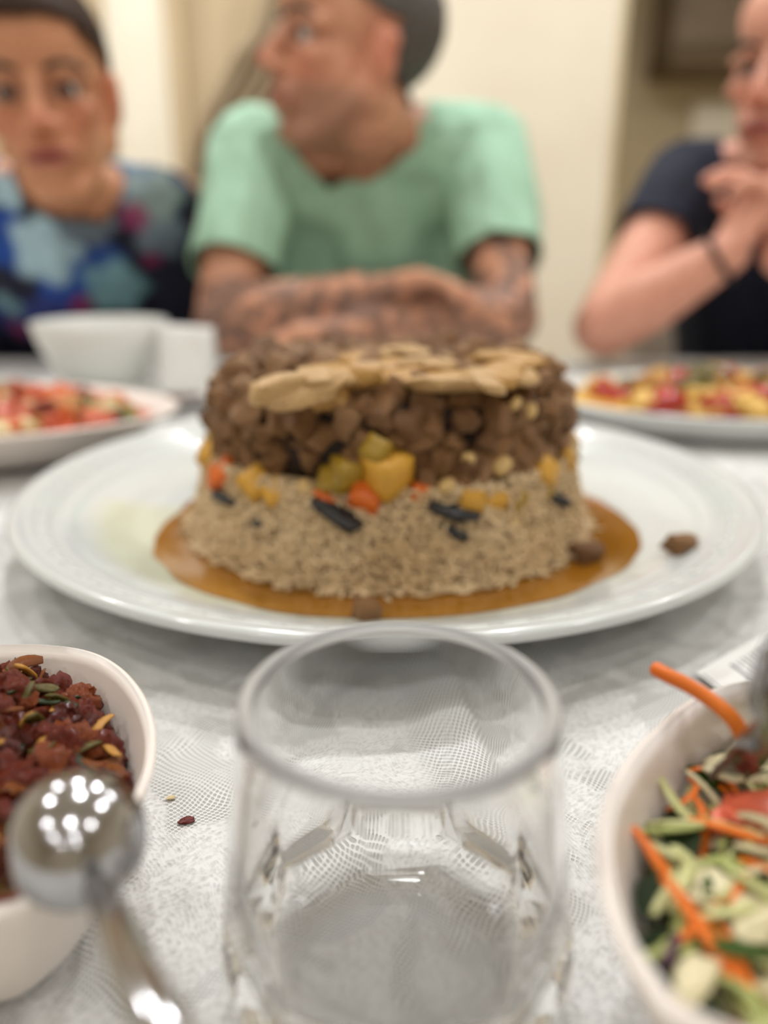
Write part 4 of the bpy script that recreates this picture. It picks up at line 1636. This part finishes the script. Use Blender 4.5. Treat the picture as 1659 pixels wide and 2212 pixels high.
def person(label, M, fem, neck, chest, waist, sh, el, wr, hd, hn, skin, shirt_m, sleeve, arm_r, sh_r, collar=.062, hair=None, curl=.35, hips_y=None, tattoo=False, stubble=0, head_sc=1.0, spread=.1, curls=(None, None)):
    """sh/el/wr: joints for [picture-left, picture-right] arm; sleeve: 0..1 of upper arm (or 2 = long)"""
    root = empty('person', (waist.x, waist.y, FLOOR))
    tag(root, label, 'person')
    Minv = M.inverted()
    off = root.location
    inv = Matrix.Translation(-off)
    b = Blob()
    head(b, M, fem)
    nk = M @ Vector((0, .022, -.055))
    b.cap(nk, neck, (.050 if fem else .056) * head_sc, (.054 if fem else .062))
    b.cap(neck, chest, .054 if fem else .060, .080 if fem else .084)
    mid = (sh[0] + sh[1]) / 2
    for i in (0, 1):
        b.cap(neck.lerp(sh[i], .25), sh[i], .05, sh_r * .86)
        b.cap(sh[i], el[i], arm_r * .98, arm_r * .80)
        b.chain([el[i], el[i].lerp(wr[i], .35), wr[i]], [arm_r * .80, arm_r * .84, arm_r * .52])
        hand(b, wr[i], hd[i], hn[i], 1 if i == 0 else -1, curl if curls[i] is None else curls[i], spread, .9 if fem else 1.0)
    b.cap(chest, waist, .080 if fem else .084, .080 if fem else .084)
    me = b.mesh('body', .0038, 4)
    me.transform(inv)
    V = verts_np(me)
    Wd = V + np.array(off)
    Mi = np.array(Minv)
    Lc = Wd @ Mi[:3, :3].T + Mi[:3, 3]                 # head space
    col = np.tile(np.array(skin), (len(V), 1))
    hd_mask = (np.linalg.norm(Lc, axis=1) < .16)

    def blend(w, c):
        w = np.clip(w, 0, 1)[:, None]
        return col * (1 - w) + np.array(c) * w
    g = lambda cx, cy, cz, rx, ry, rz: np.exp(-(((Lc[:, 0] - cx) / rx) ** 2 + ((Lc[:, 1] - cy) / ry) ** 2 + ((Lc[:, 2] - cz) / rz) ** 2)) * hd_mask
    for s in (-1, 1):
        col = blend(g(s * .04, -.07, -.03, .022, .04, .02) * .45, lin(206, 112, 92))
        col = blend(g(s * .032, -.07, .002, .020, .03, .012) * .95, lin(112, 72, 56))  # eye-socket shade painted into the skin colour
        col = blend(g(s * .08, .012, 0, .018, .03, .035) * .5, lin(214, 110, 92))
    col = blend(g(0, -.11, -.03, .016, .02, .016) * .5, lin(214, 124, 104))
    col = blend(g(0, -.092, -.064, .026, .02, .0095) * 1.3, lin(158, 78, 74))
    col = blend(g(0, -.094, -.0645, .022, .02, .0022) * 1.2, lin(70, 34, 32))
    if stubble:
        w = np.clip((-.035 - Lc[:, 2]) / .02, 0, 1) * np.clip((.02 - Lc[:, 1]) / .03, 0, 1) * hd_mask * np.clip((Lc[:, 2] + .125) / .02, 0, 1)
        w *= 1 - np.clip(g(0, -.092, -.064, .03, .03, .012) * 1.3, 0, 1)
        col = blend(w * stubble, lin(112, 88, 74))
    if tattoo:
        aw = np.zeros(len(V))
        for i in (0, 1):
            for (p, q, k) in ((np.array(el[i]), np.array(wr[i]), (0.9, 0.75)[i]), (np.array(sh[i]), np.array(el[i]), (0.15, .9)[i])):
                d_ = q - p
                traw = ((Wd - p) @ d_) / (d_ @ d_)
                t = np.clip(traw, 0, 1)
                dist_ = np.linalg.norm(Wd - (p + t[:, None] * d_), axis=1)
                aw = np.maximum(aw, (dist_ < .06) * (traw > (.3 if np.allclose(p, np.array(sh[i])) else -1)) * k)
        nz = np.array([noise.noise(Vector(v) * 38) + .6 * noise.noise(Vector(v) * 90) if a > 0 else -1 for v, a in zip(Wd.tolist(), aw)])
        col = blend(np.clip((nz + .42) * 2.4, 0, 1) * aw * .82, lin(84, 78, 78))
    paint(me, col)
    body = link('body', me, MATS['skin'], root)
    # eyes and brows
    for s in (-1, 1):
        e_ = bmesh.new()
        bmesh.ops.create_uvsphere(e_, u_segments=20, v_segments=14, radius=.0112, matrix=Matrix.Translation((s * .031, -.0685, .001)))
        e_.transform(inv @ M)
        eo = obj('eye', e_, MATS['eye_white'], root)
        e_ = bmesh.new()
        bmesh.ops.create_uvsphere(e_, u_segments=16, v_segments=10, radius=.0094, matrix=Matrix.Translation((s * .031, -.0712, .0005)))
        e_.transform(inv @ M)
        obj('iris', e_, MATS['iris'], eo)
        e_ = bmesh.new()
        tube(e_, [(s * .013, -.0915, .020), (s * .03, -.0875, .0265), (s * .046, -.078, .025), (s * .056, -.067, .018)], [.0025, .0042, .0036, .0016], 8, flat=.8)
        e_.transform(inv @ M)
        obj('eyebrow', e_, MATS['brow_dark'], root)
    # hair grown off the scalp
    x, y, z = Lc[:, 0], Lc[:, 1], Lc[:, 2]
    front = (-hair[3] if hair and len(hair) > 3 else 0) * np.clip(-y / .06, 0, 1) + np.interp(y, [-.10, -.07, -.045, -.02, .015, .03, .06, .12], [.088, .083, .070, .045, .030, -.010, -.035, -.05])
    ear = (np.abs(x) > .071) & (np.abs(y - .012) < .024) & (z < .035)
    hm = (np.linalg.norm(Lc, axis=1) < .100 + .036 * np.clip(Lc[:, 2] / .04, 0, 1)) & (z > np.maximum(front, -.05)) & ~ear & (Lc[:, 2] > -.05)
    if hair:
        hs = shell('hair', me, hm, hair[1], MATS[hair[0]], root, .003)
        if hair[2]:                                    # bun at the back of the head
            bb = Blob()
            bb.ell(M @ Vector((0, .125, .05)), (.038, .034, .036))
            bb.cap(M @ Vector((0, .09, .05)), M @ Vector((0, .12, .05)), .03, .03)
            mm = bb.mesh('hair_bun', .004, 3)
            mm.transform(inv)
            link('hair_bun', mm, MATS[hair[0]], root)
    # shirt
    b = Blob()
    cb_ = neck.lerp(chest, .10)
    b.cap(cb_, chest, .062 if not fem else .06, .122 if not fem else .11)
    nv_ = (nk - neck).normalized()
    b.cap(cb_, neck + nv_ * .045, .066 if not fem else .062, (.071 if not fem else .064))
    lat = (sh[1] - sh[0]).normalized()
    for q in (-.36, 0, .36):
        w0 = (sh[1] - sh[0]).length
        b.cap(chest + lat * q * w0 * .82 + Vector((0, 0, .02)), waist + lat * q * w0 * .66, .098 if not fem else .088, .105 if not fem else .095)
    for i in (0, 1):
        b.cap(neck.lerp(sh[i], .10) + Vector((0, .010, -.020)), sh[i], .066, sh_r)
        b.cap(chest, sh[i], .10, sh_r)
        if sleeve >= 2:
            b.chain([sh[i], el[i], el[i].lerp(wr[i], .95)], [sh_r * .96, arm_r * 1.12, arm_r * .82])
        else:
            hem = sh[i].lerp(el[i], sleeve)
            b.cap(sh[i], hem, sh_r * .98, arm_r * 1.22)
    sm = b.mesh('shirt', .0045, 5)
    V2 = verts_np(sm)
    N2 = normals_np(sm)
    # drape folds
    dz = np.array([noise.noise(Vector((v[0] * 13, v[1] * 13, v[2] * 6))) + .5 * noise.noise(Vector((v[0] * 30 + v[2] * 12, v[1] * 20, v[2] * 16))) for v in V2.tolist()])
    V2 = V2 + N2 * (dz * .0075)[:, None]
    sm.vertices.foreach_set('co', V2.astype(np.float32).ravel())
    # neckline: drop faces round the neck opening, and cut sleeve ends flat
    nvec = np.array((nk - neck).normalized())
    dn = (V2 - np.array(neck)) @ nvec
    rad = np.linalg.norm((V2 - np.array(neck)) - dn[:, None] * nvec, axis=1)
    planes = [(Vector(neck) + Vector(nvec) * (.016 if fem else .022), Vector(nvec), collar + (.022 if fem else .040))]
    if sleeve < 2:
        for i in (0, 1):
            ax_ = (el[i] - sh[i]).normalized()
            planes.append((sh[i].lerp(el[i], sleeve) + ax_ * .004, ax_, arm_r * 1.6))
    bm = bmesh.new()
    bm.from_mesh(sm)
    for co_, no_, R_ in planes:                        # clean straight cuts at the neckline and the sleeve hems
        near = lambda v: ((v.co - co_) - no_ * (v.co - co_).dot(no_)).length < R_ and (v.co - co_).dot(no_) > -.03
        vs_ = [v for v in bm.verts if near(v)]
        st = set(vs_)
        es_ = [e for e in bm.edges if e.verts[0] in st and e.verts[1] in st]
        fs_ = [f for f in bm.faces if all(v in st for v in f.verts)]
        bmesh.ops.bisect_plane(bm, geom=vs_ + es_ + fs_, dist=1e-6, plane_co=co_, plane_no=no_)
        bmesh.ops.delete(bm, geom=[v for v in bm.verts if near(v) and (v.co - co_).dot(no_) > 1e-5], context='VERTS')
    bm.transform(inv)
    bpy.data.meshes.remove(sm)
    so = obj('shirt', bm, MATS[shirt_m], root)
    if shirt_m == 'floral_print':
        print_floral(so, off)
    md = so.modifiers.new('t', 'SOLIDIFY')
    md.thickness = .003
    # seat, trousers and shoes under the table
    b = Blob()
    hy = waist.y if hips_y is None else hips_y
    hip = Vector((waist.x, hy, -.135))
    b.cap(waist + Vector((0, 0, -.06)), hip, .125, .13)
    for s in (-1, 1):
        h_ = hip + Vector((s * .09, 0, 0))
        kn = h_ + Vector((s * .03, -.40, -.005))
        an = kn + Vector((0, .02, -.53))
        b.cap(h_, kn, .085, .062)
        b.cap(kn, an, .06, .045)
    pmh = b.mesh('trousers', .008, 3)
    pmh.transform(inv)
    link('trousers', pmh, MATS['denim'], root)
    for s in (-1, 1):
        an = hip + Vector((s * .12, -.38, -.50))
        bm = bmesh.new()
        bbox(bm, Vector((an.x, an.y - .05, FLOOR + .045)) - off, (.09, .26, .088), None, .03)
        obj('shoe', bm, MATS['shoe'], root)
    return root, body, inv


# --- man in the mint shirt, turned to picture left, arms folded on the table
Ym = 1.16
Mm = headM(aty(762, 122, Ym), math.radians(68), math.radians(-9), math.radians(4), 1.08)
p1, body1, inv1 = person('man with short grey hair and tattooed folded arms in a mint green t-shirt', Mm, False,
                   neck=aty(803, 285, Ym + .07), chest=aty(805, 480, Ym + .16), waist=Vector((aty(800, 700, 1.44).x, 1.44, -.06)),
                   sh=[aty(545, 345, Ym + .06), aty(1045, 330, Ym + .11)], el=[aty(487, 706, 1.07), aty(1096, 690, 1.07)],
                   wr=[aty(775, 636, 1.005), aty(790, 702, .985)], hd=[(1, -.02, .18), (-1, .05, -.06)], hn=[(0, -.3, -1), (0, .1, -1)],
                   skin=lin(214, 158, 128), shirt_m='mint_cotton', sleeve=.66, arm_r=.054, sh_r=.070, hair=('hair_grey', .004, False), tattoo=True, stubble=.5,
                   head_sc=1.1, curl=.3, hips_y=1.46)
# --- woman in the floral shirt
Yw = 1.08
Mw = headM(aty(106, 214, Yw), math.radians(-12), math.radians(4), math.radians(-5), 1.06)
p2, body2, inv2 = person('woman with pulled-back dark hair in a navy floral print shirt at left', Mw, True,
                   neck=aty(128, 410, Yw + .08), chest=aty(110, 560, Yw + .16), waist=Vector((aty(100, 700, 1.42).x, 1.44, -.06)),
                   sh=[aty(-130, 440, Yw + .13), aty(340, 465, Yw + .15)], el=[aty(-170, 700, 1.33), aty(385, 690, 1.34)],
                   wr=[Vector((-.60, 1.31, -.065)), Vector((-.42, 1.31, -.065))], hd=[(1, -.05, -.1), (-1, -.05, -.1)], hn=[(0, -.3, -1), (0, -.2, -1)],
                   skin=lin(206, 148, 112), shirt_m='floral_print', sleeve=2, arm_r=.047, sh_r=.068, hair=('hair_dark', .006, True, .022), collar=.056,
                   head_sc=1.05, curl=.35, hips_y=1.46)
# --- man in navy, chin on clasped hands
Yr = 1.20
Mr = headM(aty(1736, 158, Yr), math.radians(50), math.radians(2), math.radians(2), 1.14)
p3, body3, inv3 = person('man in a navy t-shirt resting his chin on clasped hands at right', Mr, False,
                   neck=aty(1715, 370, Yr + .07), chest=aty(1700, 560, Yr + .15), waist=Vector((aty(1690, 720, 1.45).x, 1.45, -.06)),
                   sh=[aty(1490, 395, Yr + .11), aty(1935, 400, Yr + .11)], el=[aty(1303, 706, 1.13), aty(1950, 706, 1.13)],
                   wr=[aty(1572, 548, 1.07), aty(1690, 550, 1.06)], hd=[(.42, .12, .92), (-.38, .12, .92)], hn=[(.85, .1, -.3), (-.85, .1, -.3)],
                   skin=lin(226, 166, 144), shirt_m='navy_cotton', sleeve=.42, arm_r=.055, sh_r=.068, hair=('hair_grey', .003, False), stubble=.2,
                   head_sc=1.1, curl=.5, hips_y=1.47)
# bracelet on his wrist
w = aty(1572, 548, 1.07)
el_ = aty(1303, 706, 1.13)
dv_ = (w - el_).normalized()
u_ = dv_.orthogonal().normalized()
v_ = dv_.cross(u_)
bm = bmesh.new()
cc = w - dv_ * .012
tube(bm, [cc + (u_ * math.cos(t) + v_ * math.sin(t)) * .0325 - p3.location for t in np.linspace(0, 2 * math.pi, 28)], .004, 8, cap=False)
obj('bracelet', bm, MATS['black_strap'], p3)

for pp_, (x, y, lbl) in zip((p1, p2, p3), ((p1.location.x, 1.41, 'upholstered dining chair under the man in mint green'), (p2.location.x, 1.41, 'upholstered dining chair under the woman in the floral shirt'), (p3.location.x, 1.42, 'upholstered dining chair under the man in navy'))):
    c = make_chair(x, y)
    tag(c, lbl, 'chair', 'dining chairs along the far side of the table')
